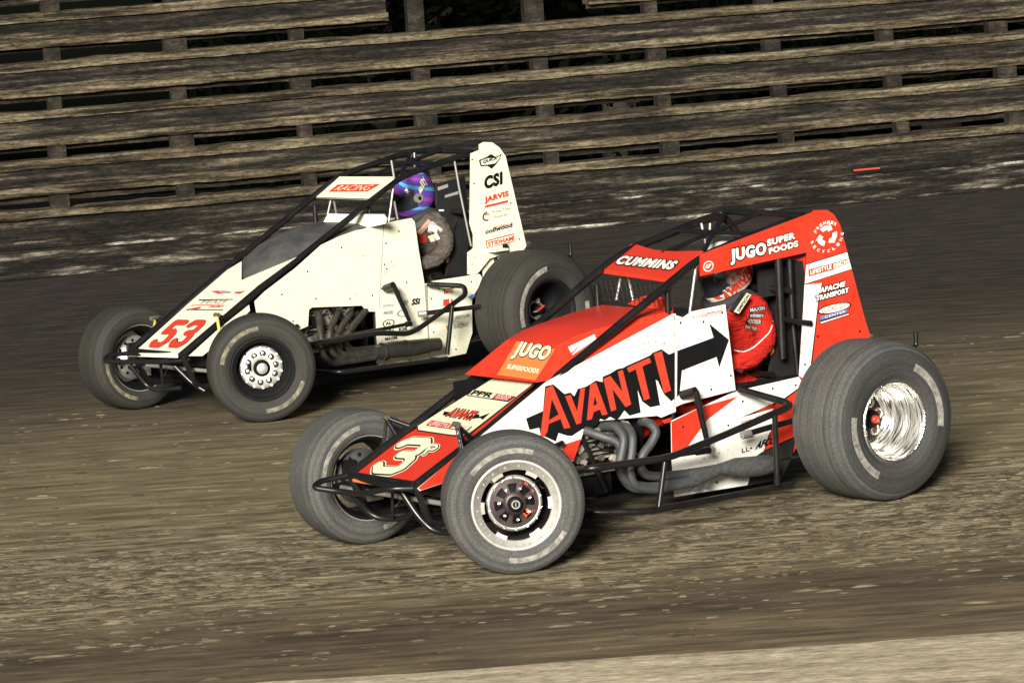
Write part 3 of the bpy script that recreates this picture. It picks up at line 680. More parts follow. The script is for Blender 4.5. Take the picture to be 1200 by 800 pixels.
# ------------------------------------------------------------------ red and white car
A = empty('sprint_car', (-0.4776, 17.7114, 0), 3.7674)
tag(A, 'red and white open-wheel dirt race car numbered 3p with black tube frame, nearest the camera', 'race car', 'race cars on the dirt track')
LW = [(0, 'white')]; BW = [(.03, 'ink'), (0, 'white')]; BC = [(.03, 'ink'), (0, 'cream')]
cage(dict(nose=(.20, .27, .396), mid=(-.638, .28, .787), visf=(-1.30, .305, 1.135), roof0=(-1.52, .298, 1.245), roof1=(-2.17, .298, 1.372), down=(-2.28, .285, 1.15)), A)
common(A, 0, dict(
    shocks=[[(-0.081,0.28,0.533),(-0.007,0.33,0.65),(-0.118,0.28,0.567),(0.038,0.42,0.534),(0.048,0.42,0.418)],
            [(-0.085,-0.27,0.532),(-0.072,-0.34,0.622),(-0.157,-0.27,0.574),(-0.105,-0.42,0.484),(-0.095,-0.44,0.381)]],
    bodymat='black',
    bumper=[([(0.179,0.27,0.377),(0.3,0.2,0.388),(0.314,0,0.348),(0.275,-0.18,0.33),(0.388,-0.3,0.36),(0.339,-0.32,0.379),(0.194,-0.27,0.394)], .014),
            ([(0.274,-0.16,0.328),(0.183,-0.12,0.201),(0.121,0,0.199),(0.13,0.1,0.23)], .014), ([(0.191,0.14,0.351),(0.156,0.2,0.24),(0.121,0.27,0.166),(0.028,0.3,0.15)], .016),
            ([(0.121,0,0.199),(-0.127,-0.1,0.183)], .014), ([(0.181,0.05,0.353),(0.172,0.02,0.217)], .008), ([(0.194,-0.27,0.394),(0.239,0,0.385),(0.202,0.27,0.38)], .012)],
    nerf=[([(-0.586,0.34,0.348),(-0.571,0.56,0.381),(-0.996,0.62,0.376),(-1.341,0.62,0.435),(-1.792,0.6,0.514),(-1.669,0.34,0.587)], .0175),
          ([(-0.652,0.34,0.176),(-0.599,0.5,0.167),(-0.841,0.62,0.146),(-1.318,0.62,0.141),(-1.783,0.55,0.126)], .0165),
          ([(-0.97,0.62,0.36),(-0.918,0.62,0.154)], .013), ([(-1.65,0.62,0.486),(-1.657,0.6,0.145)], .0145)],
    arm=[(-1.317,0.34,0.606),(-1.338,0.42,0.629),(-1.398,0.42,0.337)], drag=[(-1.382,0.44,0.341),(-0.691,0.5,0.366),(-0.31,0.58,0.378)],
    rods=[[(-1.602,0.42,0.378),(-1.92,0.46,0.415),(-2.248,0.5,0.427)]],
    eng=(-.48, -1.06), pipemat='steel',
    pipes=[[(-0.761,0.3,0.513),(-0.793,0.38,0.486),(-0.866,0.42,0.451),(-0.876,0.43,0.361),(-0.851,0.43,0.3),(-0.911,0.43,0.226),(-1.087,0.43,0.195)],
           [(-0.878,0.28,0.515),(-0.882,0.38,0.522),(-0.882,0.44,0.475),(-0.854,0.45,0.407),(-0.823,0.45,0.338),(-0.88,0.44,0.256),(-1.004,0.44,0.217),(-1.288,0.44,0.211)],
           [(-0.974,0.28,0.502),(-0.952,0.38,0.508),(-0.932,0.44,0.467),(-0.908,0.45,0.391),(-0.887,0.45,0.313),(-0.911,0.45,0.24),(-1.021,0.45,0.203),(-1.29,0.45,0.204)],
           [(-1.112,0.28,0.503),(-1.085,0.38,0.506),(-1.092,0.42,0.471),(-1.057,0.42,0.423),(-0.997,0.42,0.375),(-0.972,0.42,0.322),(-1.009,0.42,0.272),(-1.1,0.42,0.254),(-1.317,0.42,0.242)]],
    muf=[(-1.253,0.44,0.233),(-1.289,0.44,0.227),(-1.421,0.44,0.237),(-1.453,0.44,0.24),(-1.537,0.44,0.232),(-1.675,0.44,0.22),(-1.744,0.44,0.218),(-1.766,0.44,0.219)], mufr=[.038, .042, .030, .030, .048, .050, .046, .036], mufmat='muffler',
    seatx=-1.93, wheelx=-1.50,
    tank=[(-2.24, .30), (-2.16, 1.15), (-2.30, 1.22), (-2.36, 1.15), (-2.50, .74), (-2.62, .66), (-2.62, .42), (-2.4, .3)], tankmat='red',
    silver=[[(-1.488,0.29,1.189),(-1.442,0.28,0.976)], [(-1.462,-0.26,1.138),(-1.405,-0.24,1.02)], [(-1.489,-0.24,1.136),(-1.479,-0.2,1.013)], [(-1.983,-0.26,1.333),(-1.966,-0.2,1.175)], [(-2.038,-0.26,1.327),(-1.988,-0.22,1.18)]]))
# hood
HN = (0.422,-0.02,0.906)
mb = MB(); mb.slab([(0.195,-0.32,0.386),(-0.604,-0.164,0.762),(-0.577,0.185,0.756),(0.2,0.276,0.396),(0.202,0.209,0.394),(0.213,0.102,0.386)], HN, .006, 'red', 'trim')
mb.slab([Vector(p) for p in [(0.195,-0.32,0.386),(0.213,0.102,0.386),(0.202,0.209,0.394)]]+[Vector(p)-Vector((0, 0, .022)) for p in [(0.202,0.209,0.394),(0.213,0.102,0.386),(0.195,-0.32,0.386)]], (.8, 0, -.2), .004, 'orange')
mb.flat([(-0.278,-0.255,0.607),(-0.604,-0.164,0.762),(-0.577,0.185,0.756),(-0.154,0.202,0.56),(-0.149,0.079,0.555),(-0.161,-0.215,0.554),(-0.196,-0.27,0.569)], HN, .0015, 'ink'); mb.flat([(-0.273,-0.235,0.606),(-0.595,-0.152,0.758),(-0.57,0.181,0.753),(-0.162,0.184,0.563),(-0.158,0.068,0.558),(-0.167,-0.213,0.557),(-0.194,-0.255,0.568)], HN, .003, 'cream')
hood = mb.build('hood', A)
q = [(0.165,-0.163,0.403),(0.159,0.073,0.411),(-0.104,-0.214,0.527)]
mb = MB()
for w_, mt, lf in ((.045, 'cream', .003), (.038, 'ink', .005), (.029, 'cream', .007)): mb.strokes(THREE, w_, *[(0.17,-0.155,0.401),(0.158,0.079,0.412),(-0.106,-0.23,0.528)], HN, mt, lf)
for w_, mt, lf in ((.024, 'cream', .009), (.017, 'ink', .0105), (.010, 'cream', .0125)): mb.strokes(PEE, w_*.85, *[(0,0.063,0.485),(-0.001,0.137,0.487),(-0.068,0.03,0.516)], HN, mt, lf)
mb.build('race_number', hood)['label'] = 'cream number 3p outlined in black'
decal(hood, 'sponsor_decal', HN, [('P', [(-0.2,-0.198,0.572),(-0.242,-0.206,0.592),(-0.23,-0.003,0.591),(-0.192,0.011,0.573)], 'redink', .0045), ('T', 'LIFESTYLE', [(-0.206,-0.178,0.575),(-0.198,-0.005,0.576),(-0.233,-0.188,0.588)], LW, .01, .006),
    ('P', [(-0.192,0.014,0.573),(-0.231,-0,0.591),(-0.225,0.148,0.591),(-0.185,0.153,0.573)], 'ink', .0045), ('P', [(-0.196,0.016,0.575),(-0.227,0.009,0.589),(-0.221,0.143,0.59),(-0.189,0.145,0.575)], 'cream', .006), ('T', 'HOMES', [(-0.201,0.037,0.578),(-0.197,0.124,0.578),(-0.22,0.031,0.587)], [(0, 'greyink')], .0, .0075)])
decal(hood, 'sponsor_decal', HN, [('P', [(-0.285,-0.174,0.613),(-0.313,-0.198,0.625),(-0.309,-0.13,0.625),(-0.281,-0.106,0.612)], 'ink', .0045), ('P', [(-0.295,0.013,0.621),(-0.315,0.083,0.632),(-0.297,0.107,0.624),(-0.33,0.15,0.641),(-0.278,0.158,0.617),(-0.288,0.124,0.621),(-0.27,0.033,0.61)], 'ink', .0045),
    ('T', 'AVANTI', [(-0.278,-0.143,0.61),(-0.264,0.075,0.608),(-0.344,-0.156,0.64)], [(.045, 'ink'), (0, 'redink')], .03, .0055)])
decal(hood, 'sponsor_decal', HN, [('P', [(-0.437,-0.184,0.683),(-0.484,-0.198,0.705),(-0.461,0.181,0.702),(-0.418,0.176,0.682)], 'ink', .0045), ('P', [(-0.44,-0.174,0.685),(-0.479,-0.184,0.703),(-0.467,0.024,0.702),(-0.43,0.032,0.685)], 'cream', .006), ('T', 'PPR', [(-0.442,-0.164,0.686),(-0.434,0.014,0.686),(-0.476,-0.167,0.702)], [(0, 'ink')], .03, .0075),
    ('P', [(-0.431,0.038,0.685),(-0.467,0.031,0.702),(-0.458,0.171,0.701),(-0.424,0.166,0.685)], 'redink', .006), ('T', 'REAR', [(-0.448,0.049,0.693),(-0.442,0.166,0.693),(-0.463,0.042,0.7)], LW, 0, .0075), ('T', 'ENDS', [(-0.431,0.059,0.685),(-0.426,0.16,0.685),(-0.445,0.049,0.692)], LW, 0, .0075)])
# cowl (scoop) with an orange front
mb = MB(); r0, r1, r2 = [(-0.704,0.2,0.918),(-0.911,0.225,0.966),(-1.34,0.28,1.005)]; lo0, lo1, lo2 = [(-0.504,0.285,0.773),(-0.56,0.29,0.774),(-1.334,0.292,0.994)]
r0, r1, r2, lo0, lo1, lo2 = map(Vector, (r0, r1, r2, lo0, lo1, lo2)); mm = lambda p: Vector((p[0], -p[1], p[2]))
mb.add([lo0, mm(lo0), mm(r0), r0], [[0, 1, 2, 3]], 'red')
n_ = 10
def arc(a, lift):   # gently domed cross-section from left ridge to right ridge
    return [Vector((a.x-.00*i, a.y*(1-2*i/n_), a.z+lift*math.sin(math.pi*i/n_))) for i in range(n_+1)]
secs = [arc(r0, 0), arc(r0.lerp(r1, .5)+Vector((0, 0, .008)), .02), arc(r1, .022), arc(r1.lerp(r2, .5)+Vector((0, 0, .004)), .012), arc(r2, .0)]
vs = [p for s in secs for p in s]; fs = [[a*(n_+1)+b, a*(n_+1)+b+1, (a+1)*(n_+1)+b+1, (a+1)*(n_+1)+b] for a in range(4) for b in range(n_)]
mb.add(vs, fs, 'red', True)
for f_ in (lambda p: p, mm): mb.add([f_(p) for p in (lo0, r0, r0.lerp(r1, .5)+Vector((0, 0, .008)), r1, r1.lerp(r2, .5)+Vector((0, 0, .004)), r2, lo2, lo1)], [list(range(8))], 'red')
CN = (0.586,-0,0.81); 
mb.flat([(-0.518,-0.037,0.784),(-0.701,-0.113,0.916),(-0.68,0.218,0.9),(-0.512,0.274,0.779)], CN, .003, 'orange')
cowl = mb.build('cowl', A)
decal(cowl, 'sponsor_decal', CN, [('T', 'JUGO', [(-0.603,-0.043,0.845),(-0.594,0.238,0.838),(-0.701,-0.086,0.916)], [(.04, 'ink'), (0, 'cream')], .07, .005), ('T', 'SUPERFOODS', [(-0.554,-0.007,0.809),(-0.546,0.252,0.803),(-0.579,-0.025,0.827)], [(0, 'cream')], .025, .005)], 'cream lettering on orange ground')
sn = (lo1-r0).cross(r1-r0).normalized(); sn = sn if sn.y > 0 else -sn
decal(cowl, 'sponsor_decal', sn, [('P', [(-0.64,0.24,1.054),(-0.671,0.24,1.066)][:0] or [r0.lerp(r1, .25).lerp(lo1.lerp(lo2, .2), .25), r0.lerp(r1, .95).lerp(lo1.lerp(lo2, .42), .20), r0.lerp(r1, .95).lerp(lo1.lerp(lo2, .42), .42), r0.lerp(r1, .30).lerp(lo1.lerp(lo2, .22), .60)], 'white', .004)])
wn = [(-1.38,-0.121,1.012),(-1.38,-0.072,1.032),(-1.38,0.011,1.057),(-1.38,0.104,1.064),(-1.38,0.189,1.053),(-1.38,0.219,1.03),(-1.38,0.236,0.998),(-1.38,0.045,1)]
mb = MB(); mb.slab(wn, (1, 0, 0), .004, 'red'); mb.build('windscreen', A)
# visor
VN = (0.432,-0.035,0.901)
mb = MB(); mb.slab([(-1.382,-0.321,1.174),(-1.59,-0.328,1.274),(-1.581,-0.262,1.272),(-1.56,-0.176,1.265),(-1.542,-0.094,1.26),(-1.532,0.012,1.259),(-1.529,0.122,1.262),(-1.533,0.209,1.267),(-1.533,0.3,1.271),(-1.313,0.287,1.165)], VN, .005, 'red', 'red')
mb.slab([Vector(p) for p in [(-1.382,-0.321,1.174),(-1.313,0.287,1.165)]]+[Vector(p)-Vector((0, 0, .02)) for p in [(-1.313,0.287,1.165),(-1.382,-0.321,1.174)]], (.9, 0, 0), .004, 'red')
vz = mb.build('sun_visor', A)
decal(vz, 'driver_name', VN, [('T', 'CUMMINS', [(-1.418,-0.256,1.194),(-1.374,0.246,1.192),(-1.489,-0.275,1.227)], [(.075, 'ink'), (0, 'white')], .05, .003)], 'white lettering with black outline')
mb = MB()
for k_ in range(15):
    y_ = .27-.54*k_/14; mb.tube([(-1.36, y_, 1.02), (-1.34, y_, 1.13)], .0022, 'trim', 5)
for z_ in (1.05, 1.09): mb.tube([(-1.35, .28, z_), (-1.35, -.28, z_)], .0022, 'trim', 5)
mb.build('rock_screen', A)
# left side panel with arrow lettering
SN = YN; y0 = .30
mb = MB()
mb.slab([(0.214,0.3,0.385),(-0.552,0.3,0.772),(-1.328,0.3,0.994),(-1.343,0.3,0.992),(-1.306,0.3,0.526),(-1.216,0.3,0.51),(-1.191,0.3,0.522),(-0.835,0.3,0.547),(-0.751,0.3,0.51),(-0.679,0.3,0.379),(-0.521,0.3,0.402),(-0.129,0.3,0.412),(0.2,0.3,0.371)], YN, .004, 'white', 'trim')
mb.flat([(0.209,0.3,0.386),(-0.011,0.3,0.501),(-0.079,0.3,0.507),(-0.071,0.3,0.405),(0.195,0.3,0.374)], YN, .0015, 'red'); mb.flat([(-0.626,0.3,0.464),(-0.733,0.3,0.477),(-0.68,0.3,0.381),(-0.595,0.3,0.393)], YN, .0015, 'red')
def c6(pts): return [(p[0], .3, p[2]) for p in pts]
blk = [(-0.421,0.3,0.617),(-0.521,0.3,0.638),(-0.543,0.3,0.751),(-0.591,0.3,0.754),(-0.652,0.3,0.7),(-0.687,0.3,0.703),(-0.707,0.3,0.682),(-0.732,0.3,0.714),(-0.781,0.3,0.718),(-0.84,0.3,0.739),(-0.879,0.3,0.726),(-0.881,0.3,0.751),(-0.926,0.3,0.76),(-0.968,0.3,0.775),(-1.008,0.3,0.777),(-1.022,0.3,0.782),(-1.173,0.3,0.815),(-1.187,0.3,0.825),(-1.242,0.3,0.835),(-1.285,0.3,0.804),(-1.326,0.3,0.812),(-1.309,0.3,0.594),(-1.281,0.3,0.579),(-1.239,0.3,0.62),(-1.208,0.3,0.686),(-1.195,0.3,0.695),(-1.212,0.3,0.57),(-1.153,0.3,0.568),(-1.106,0.3,0.603),(-1.08,0.3,0.667),(-1.078,0.3,0.703),(-1.093,0.3,0.551),(-1.025,0.3,0.546),(-0.996,0.3,0.575),(-0.967,0.3,0.547),(-0.948,0.3,0.535),(-0.926,0.3,0.547),(-0.909,0.3,0.557),(-0.877,0.3,0.545),(-0.851,0.3,0.555),(-0.823,0.3,0.525),(-0.742,0.3,0.522),(-0.679,0.3,0.499),(-0.653,0.3,0.503),(-0.602,0.3,0.524),(-0.583,0.3,0.486),(-0.531,0.3,0.514),(-0.498,0.3,0.528),(-0.493,0.3,0.564),(-0.436,0.3,0.562)]
mb.flat(blk, YN, .002, 'ink')
side = mb.build('side_panel', A)
AV = [[(-0.547,0.3,0.743),(-0.586,0.3,0.749),(-0.672,0.3,0.539),(-0.634,0.3,0.539),(-0.618,0.3,0.587),(-0.548,0.3,0.574),(-0.538,0.3,0.54),(-0.519,0.3,0.519),(-0.494,0.3,0.525)], [(-0.653,0.3,0.69),(-0.686,0.3,0.692),(-0.717,0.3,0.61),(-0.745,0.3,0.713),(-0.772,0.3,0.712),(-0.736,0.3,0.551),(-0.708,0.3,0.549)],
      [(-0.804,0.3,0.726),(-0.839,0.3,0.729),(-0.895,0.3,0.571),(-0.862,0.3,0.57),(-0.851,0.3,0.599),(-0.815,0.3,0.593),(-0.799,0.3,0.56),(-0.77,0.3,0.56)], [(-0.883,0.3,0.74),(-0.925,0.3,0.75),(-0.99,0.3,0.665),(-0.971,0.3,0.764),(-1.001,0.3,0.768),(-1.038,0.3,0.598),(-1.004,0.3,0.59),(-0.932,0.3,0.687),(-0.948,0.3,0.586),(-0.916,0.3,0.581)],
      [(-1.026,0.3,0.774),(-1.163,0.3,0.805),(-1.174,0.3,0.78),(-1.119,0.3,0.769),(-1.152,0.3,0.611),(-1.115,0.3,0.606),(-1.078,0.3,0.76),(-1.037,0.3,0.75)], [(-1.192,0.3,0.82),(-1.242,0.3,0.826),(-1.282,0.3,0.632),(-1.239,0.3,0.623)]]
mb = MB()
for p in AV: mb.flat(p, YN, .004, 'redink')
mb.flat([(-0.574,0.3,0.686),(-0.608,0.3,0.611),(-0.548,0.3,0.592)], YN, .0055, 'ink'); mb.flat([(-0.824,0.3,0.666),(-0.836,0.3,0.629),(-0.813,0.3,0.622)], YN, .0055, 'ink')
tag(mb.build('lettering', side), 'large red AVANTI lettering with black drop shadow')
# arm guard with black arrow head
mb = MB()
mb.slab([(-1.31,0.335,0.992),(-1.356,0.335,0.974),(-1.41,0.335,0.996),(-1.621,0.335,1.005),(-1.652,0.335,0.585),(-1.323,0.335,0.564),(-1.275,0.335,0.554)], YN, .004, 'white', 'trim')
mb.flat([(-1.309,0.335,0.82),(-1.535,0.335,0.855),(-1.514,0.335,0.925),(-1.629,0.335,0.832),(-1.558,0.335,0.707),(-1.546,0.335,0.76),(-1.33,0.335,0.723),(-1.306,0.335,0.611),(-1.289,0.335,0.601)], YN, .0015, 'ink')
rivets(mb, [(-1.478,0.335,0.938),(-1.5,0.335,0.609),(-1.325,0.335,0.781),(-1.338,0.335,0.951),(-1.312,0.335,0.619),(-1.597,0.335,0.968),(-1.626,0.335,0.659)], .335)
ag = mb.build('arm_guard', A)
decal(ag, 'driver_name', YN, [('T', 'cummins', [(-1.47,0.335,0.961),(-1.597,0.335,0.966),(-1.466,0.335,0.984)], [(0, 'redink')], .01, .003), ('T', 'Kyle', [(-1.409,0.335,0.957),(-1.459,0.335,0.959),(-1.416,0.335,0.976)], [(0, 'greyink')], .0, .003)])
# lower side panel
mb = MB()
mb.slab([(-1.268,0.305,0.487),(-1.676,0.305,0.575),(-2.11,0.305,0.592),(-2.13,0.305,0.56),(-2.09,0.305,0.468),(-2.048,0.305,0.347),(-2.033,0.305,0.299),(-1.829,0.305,0.261),(-1.779,0.305,0.243),(-1.714,0.305,0.11),(-1.259,0.305,0.121),(-1.257,0.305,0.294)], YN, .004, 'white', 'trim')
mb.flat([(-1.27,0.305,0.482),(-1.46,0.305,0.528),(-1.69,0.305,0.548),(-1.492,0.305,0.463),(-1.362,0.305,0.352),(-1.261,0.305,0.306)], YN, .0015, 'red'); mb.flat([(-1.211,0.305,0.497),(-1.272,0.305,0.503),(-1.27,0.305,0.482),(-1.226,0.305,0.48)], YN, .0015, 'red')
mb.flat([(-1.692,0.305,0.442),(-1.972,0.305,0.497),(-2.124,0.305,0.558),(-2.09,0.305,0.468),(-2.048,0.305,0.347),(-2.033,0.305,0.299),(-1.829,0.305,0.261),(-1.861,0.305,0.332),(-1.897,0.305,0.369),(-1.904,0.305,0.46)], YN, .0015, 'ink')
mb.flat([(-1.899,0.305,0.473),(-1.971,0.305,0.487),(-2.118,0.305,0.551),(-2.084,0.305,0.469),(-2.042,0.305,0.348),(-2.028,0.305,0.304),(-1.834,0.305,0.264),(-1.867,0.305,0.331),(-1.902,0.305,0.368),(-1.909,0.305,0.459)], YN, .003, 'red')
mb.flat([(-1.784,0.305,0.456),(-1.9,0.305,0.482),(-1.898,0.305,0.461)], YN, .003, 'red')
rivets(mb, [(-1.615,0.305,0.417),(-2.053,0.305,0.553),(-1.338,0.305,0.448),(-1.714,0.305,0.52),(-1.906,0.305,0.556),(-1.315,0.305,0.162),(-1.525,0.305,0.151),(-1.66,0.305,0.173),(-1.939,0.305,0.279)], .305)
lp = mb.build('side_panel', A)
decal(lp, 'sponsor_decal', YN, [('P', [(-1.695,0.305,0.371),(-1.892,0.305,0.38),(-1.891,0.305,0.361),(-1.776,0.305,0.352),(-1.775,0.305,0.338),(-1.692,0.305,0.337)], 'ink', .003), ('T', 'ELITE', [(-1.7,0.305,0.338),(-1.776,0.305,0.342),(-1.702,0.305,0.361)], LW, .01, .0045), ('T', 'AFCO', [(-1.77,0.305,0.276),(-1.89,0.305,0.286),(-1.795,0.305,0.314)], [(0, 'ink')], .05, .0045),
    ('T', 'LL•', [(-1.689,0.305,0.271),(-1.754,0.305,0.276),(-1.688,0.305,0.293)], [(0, 'ink')], .01, .0045), ('T', 'motor', [(-1.695,0.305,0.414),(-1.755,0.305,0.418),(-1.696,0.305,0.426)], [(0, 'redink')], .01, .0045), ('T', 'performance', [(-1.788,0.305,0.43),(-1.946,0.305,0.448),(-1.789,0.305,0.441)], [(0, 'greyink')], .0, .0045)])
mb = MB(); mb.slab([(-1.771,0.3,0.235),(-1.832,0.3,0.256),(-2.037,0.3,0.294),(-2.008,0.3,0.205),(-1.935,0.3,0.106),(-1.708,0.3,0.106),(-1.677,0.3,0.124)], YN, .004, 'trim'); mb.build('skirt', A)
# roof panel and tail panels
tp = [(-1.495,0.32,1.259),(-2.207,0.32,1.383),(-2.219,0.32,1.392),(-2.307,0.32,1.385),(-2.349,0.32,1.359),(-2.386,0.32,1.305),(-2.505,0.32,0.847),(-2.541,0.32,0.732),(-2.364,0.32,0.602),(-2.004,0.32,0.228),(-2.035,0.32,0.35),(-2.056,0.32,0.474),(-2.09,0.32,0.562),(-2.065,0.32,0.599),(-2.116,0.32,0.908),(-2.135,0.32,1.04),(-2.16,0.32,1.192),(-1.487,0.32,1.155)]
mb = MB(); mb.slab(tp, YN, .004, 'red', 'trim')
mb.flat([(-2.152,0.32,1.137),(-2.419,0.32,1.168),(-2.444,0.32,1.076),(-2.135,0.32,1.037)], YN, .0012, 'ink'); mb.flat([(-2.152,0.32,1.133),(-2.419,0.32,1.164),(-2.442,0.32,1.079),(-2.136,0.32,1.041)], YN, .0024, 'white')
mb.flat([(-2.135,0.32,1.037),(-2.247,0.32,1.032),(-2.216,0.32,0.95),(-2.137,0.32,0.602),(-2.117,0.32,0.567),(-2.065,0.32,0.599),(-2.116,0.32,0.908)], YN, .0012, 'white')
mb.flat([(-2.247,0.32,1.032),(-2.252,0.32,1.032),(-2.221,0.32,0.949),(-2.142,0.32,0.601),(-2.134,0.32,0.602),(-2.216,0.32,0.95)], YN, .0024, 'ink')
rivets(mb, [(-2.199,0.32,0.775),(-2.471,0.32,0.766),(-2.107,0.32,0.648)], .32)
tail = mb.build('tail_panel', A)
tag(tail, 'red roof and tail side panel with white stripes')
decal(tail, 'sponsor_decal', YN, [('T', 'JUGO', [(-1.677,0.32,1.185),(-1.905,0.32,1.196),(-1.678,0.32,1.263)], [(.075, 'ink'), (0, 'white')], .08, .003), ('T', 'SUPER', [(-1.912,0.32,1.25),(-2.092,0.32,1.268),(-1.91,0.32,1.283)], [(.075, 'ink'), (0, 'white')], .06, .003), ('T', 'FOODS', [(-1.92,0.32,1.21),(-2.108,0.32,1.228),(-1.919,0.32,1.241)], [(.075, 'ink'), (0, 'white')], .06, .003)], 'white lettering with black outline')
decal(tail, 'sponsor_decal', YN, [('P', [(-2.162,0.32,1.108),(-2.32,0.32,1.121),(-2.321,0.32,1.09),(-2.163,0.32,1.074)], 'redink', .004), ('T', 'LIFESTYLE', [(-2.173,0.32,1.081),(-2.312,0.32,1.096),(-2.173,0.32,1.103)], LW, .02, .0055),
    ('P', [(-2.32,0.32,1.121),(-2.432,0.32,1.133),(-2.434,0.32,1.112),(-2.321,0.32,1.09)], 'ink', .004), ('P', [(-2.323,0.32,1.118),(-2.427,0.32,1.13),(-2.43,0.32,1.113),(-2.323,0.32,1.093)], 'cream', .0052), ('T', 'HOMES', [(-2.329,0.32,1.097),(-2.422,0.32,1.114),(-2.327,0.32,1.114)], [(0, 'greyink')], .01, .0065)])
decal(tail, 'sponsor_decal', YN, [('T', 'APACHE', [(-2.226,0.32,0.984),(-2.391,0.32,0.998),(-2.232,0.32,1.011)], [(.13, 'ink'), (0, 'white')], .05, .003), ('T', 'TRANSPORT', [(-2.198,0.32,0.948),(-2.411,0.32,0.966),(-2.201,0.32,0.974)], [(.13, 'ink'), (0, 'white')], .05, .0045)])
ec = [(-2.314,0.32,0.9),(-2.42,0.32,0.906),(-2.321,0.32,0.878)]
E1 = Vector(ec[1])-Vector(ec[0]); E2 = Vector(ec[2])-Vector(ec[0])
EL = lambda f_: [Vector(ec[0])+E1*math.cos(t)*f_+E2*math.sin(t)*(f_ if f_ > .97 else f_*.9) for t in [2*math.pi*k/32 for k in range(32)]]
decal(tail, 'sponsor_decal', YN, [('P', [(-2.217,0.32,0.866),(-2.402,0.32,0.884),(-2.4,0.32,0.867),(-2.221,0.32,0.846)], 'ink', .002), ('P', [(-2.22,0.32,0.869),(-2.399,0.32,0.884),(-2.398,0.32,0.871),(-2.222,0.32,0.852)], 'blueink', .0032), ('T', 'CENTER', [(-2.25,0.32,0.857),(-2.384,0.32,0.869),(-2.251,0.32,0.87)], LW, .0, .0045), ('P', EL(1.04), 'ink', .0045), ('P', EL(.94), 'white', .0055),
    ('T', 'LUCAS OIL', [(-2.233,0.32,0.883),(-2.389,0.32,0.898),(-2.232,0.32,0.907)], [(0, 'redink')], .0, .0065), ('P', [(-2.213,0.32,0.845),(-2.411,0.32,0.865),(-2.411,0.32,0.854),(-2.215,0.32,0.834)], 'ink', .0045), ('P', [(-2.218,0.32,0.843),(-2.406,0.32,0.862),(-2.405,0.32,0.857),(-2.221,0.32,0.836)], 'white', .0055)])
mb = MB(); cc = Vector([(-2.295,0.32,1.26)][0]); u1, v1 = [(-2.379,0.32,1.269),(-2.291,0.32,1.324)]; u1 = (Vector(u1)-cc); v1 = (Vector(v1)-cc)
for s_, a0_, st_, rr_, flip in (('PREMIER', 145, -17, 1.0, 1), ('RECYCLING', 190, 20, 1.22, -1)):
    for i, ch in enumerate(s_):
        a = R(a0_+st_*i); d = (u1*math.cos(a)+v1*math.sin(a)); tdir = (u1*math.sin(a)-v1*math.cos(a))*flip; up = d*flip
        c = cc+d*(rr_*.98 if flip > 0 else rr_*.98); hw = .105
        mb.text(ch, c-tdir*hw-up*.10, c+tdir*hw-up*.10, c-tdir*hw+up*.13, YN, LW, .003, .02)
for k in range(3):
    a0_ = 90+120*k-38
    ringpoly(mb, cc, YN, u1, v1, .42, .78, a0_+18, a0_+76, .003, 'white')
    P = lambda r, a: cc+(u1*math.cos(R(a))+v1*math.sin(R(a)))*r
    mb.flat([P(.28, a0_+18), P(.92, a0_+18), P(.58, a0_-16)], YN, .003, 'white')
mb.build('recycling_emblem', tail)
mb = MB(); cc = Vector([(-1.541,0.32,1.197)][0]); u1, v1 = [Vector(p)-cc for p in [(-1.574,0.32,1.197),(-1.543,0.32,1.223)]]
ringpoly(mb, cc, YN, u1, v1, .8, .98, 0, 359, .003, 'white', 24); mb.text('GP', cc-u1*.55-v1*.4, cc+u1*.5-v1*.3, cc-u1*.5+v1*.4, YN, LW, .003, .02); mb.build('round_badge', tail)
mb = MB(); mb.slab([(p[0], -.285, p[2]-.05) for p in [(-1.328,0.3,0.994),(-1.648,0.3,0.977),(-1.68,0.3,0.578),(-2.115,0.3,0.591),(-2.037,0.3,0.298),(-1.833,0.3,0.26),(-1.718,0.3,0.109),(-1.263,0.3,0.12),(-0.668,0.3,0.239),(-0.118,0.3,0.283),(0.179,0.3,0.348),(0.162,0.3,0.377),(-0.55,0.3,0.744)]], (0, -1, 0), .004, 'white', 'trim', 'ink'); mb.build('side_panel', A)
mb = MB(); mb.tube([(-1.996,0.3,1.18),(-1.992,0.3,0.985),(-1.986,0.3,0.692)], .02, 'black', 10); mb.tube([(-1.981,0.33,0.887),(-2.071,0.33,0.863),(-2.152,0.33,0.845)], [.012, .014, .016], 'black', 10); mb.tube([(-2.1,0.26,1.167),(-2.097,0.26,0.844),(-2.102,0.27,0.591)], .014, 'black', 10); mb.build('cage_brace', A)
mb = MB(); a_, b_ = [(-2.657,0.2,0.701),(-2.828,0.1,0.647)]; mb.tube([(-2.5, .25, .72), (-2.62, .22, .70), (-2.64, -.1, .69)], .03, 'cream', 12); mb.build('tail_cap', A)
wheel(A, (-.055, .66, .318), R(-28), .319, .26, 'beadlock', [(308, 20), (124, 193)])
wheel(A, (-.075, -.62, .320), R(-6), .321, .26, 'disc', [(268, 352), (138, 168)])
wheel(A, (-2.22, .665, .390), 0, .386, .37, 'chrome', [(211, 282), (27, 101)])
wheel(A, (-2.2, -.80, .425), 0, .425, .46, 'plain', [])

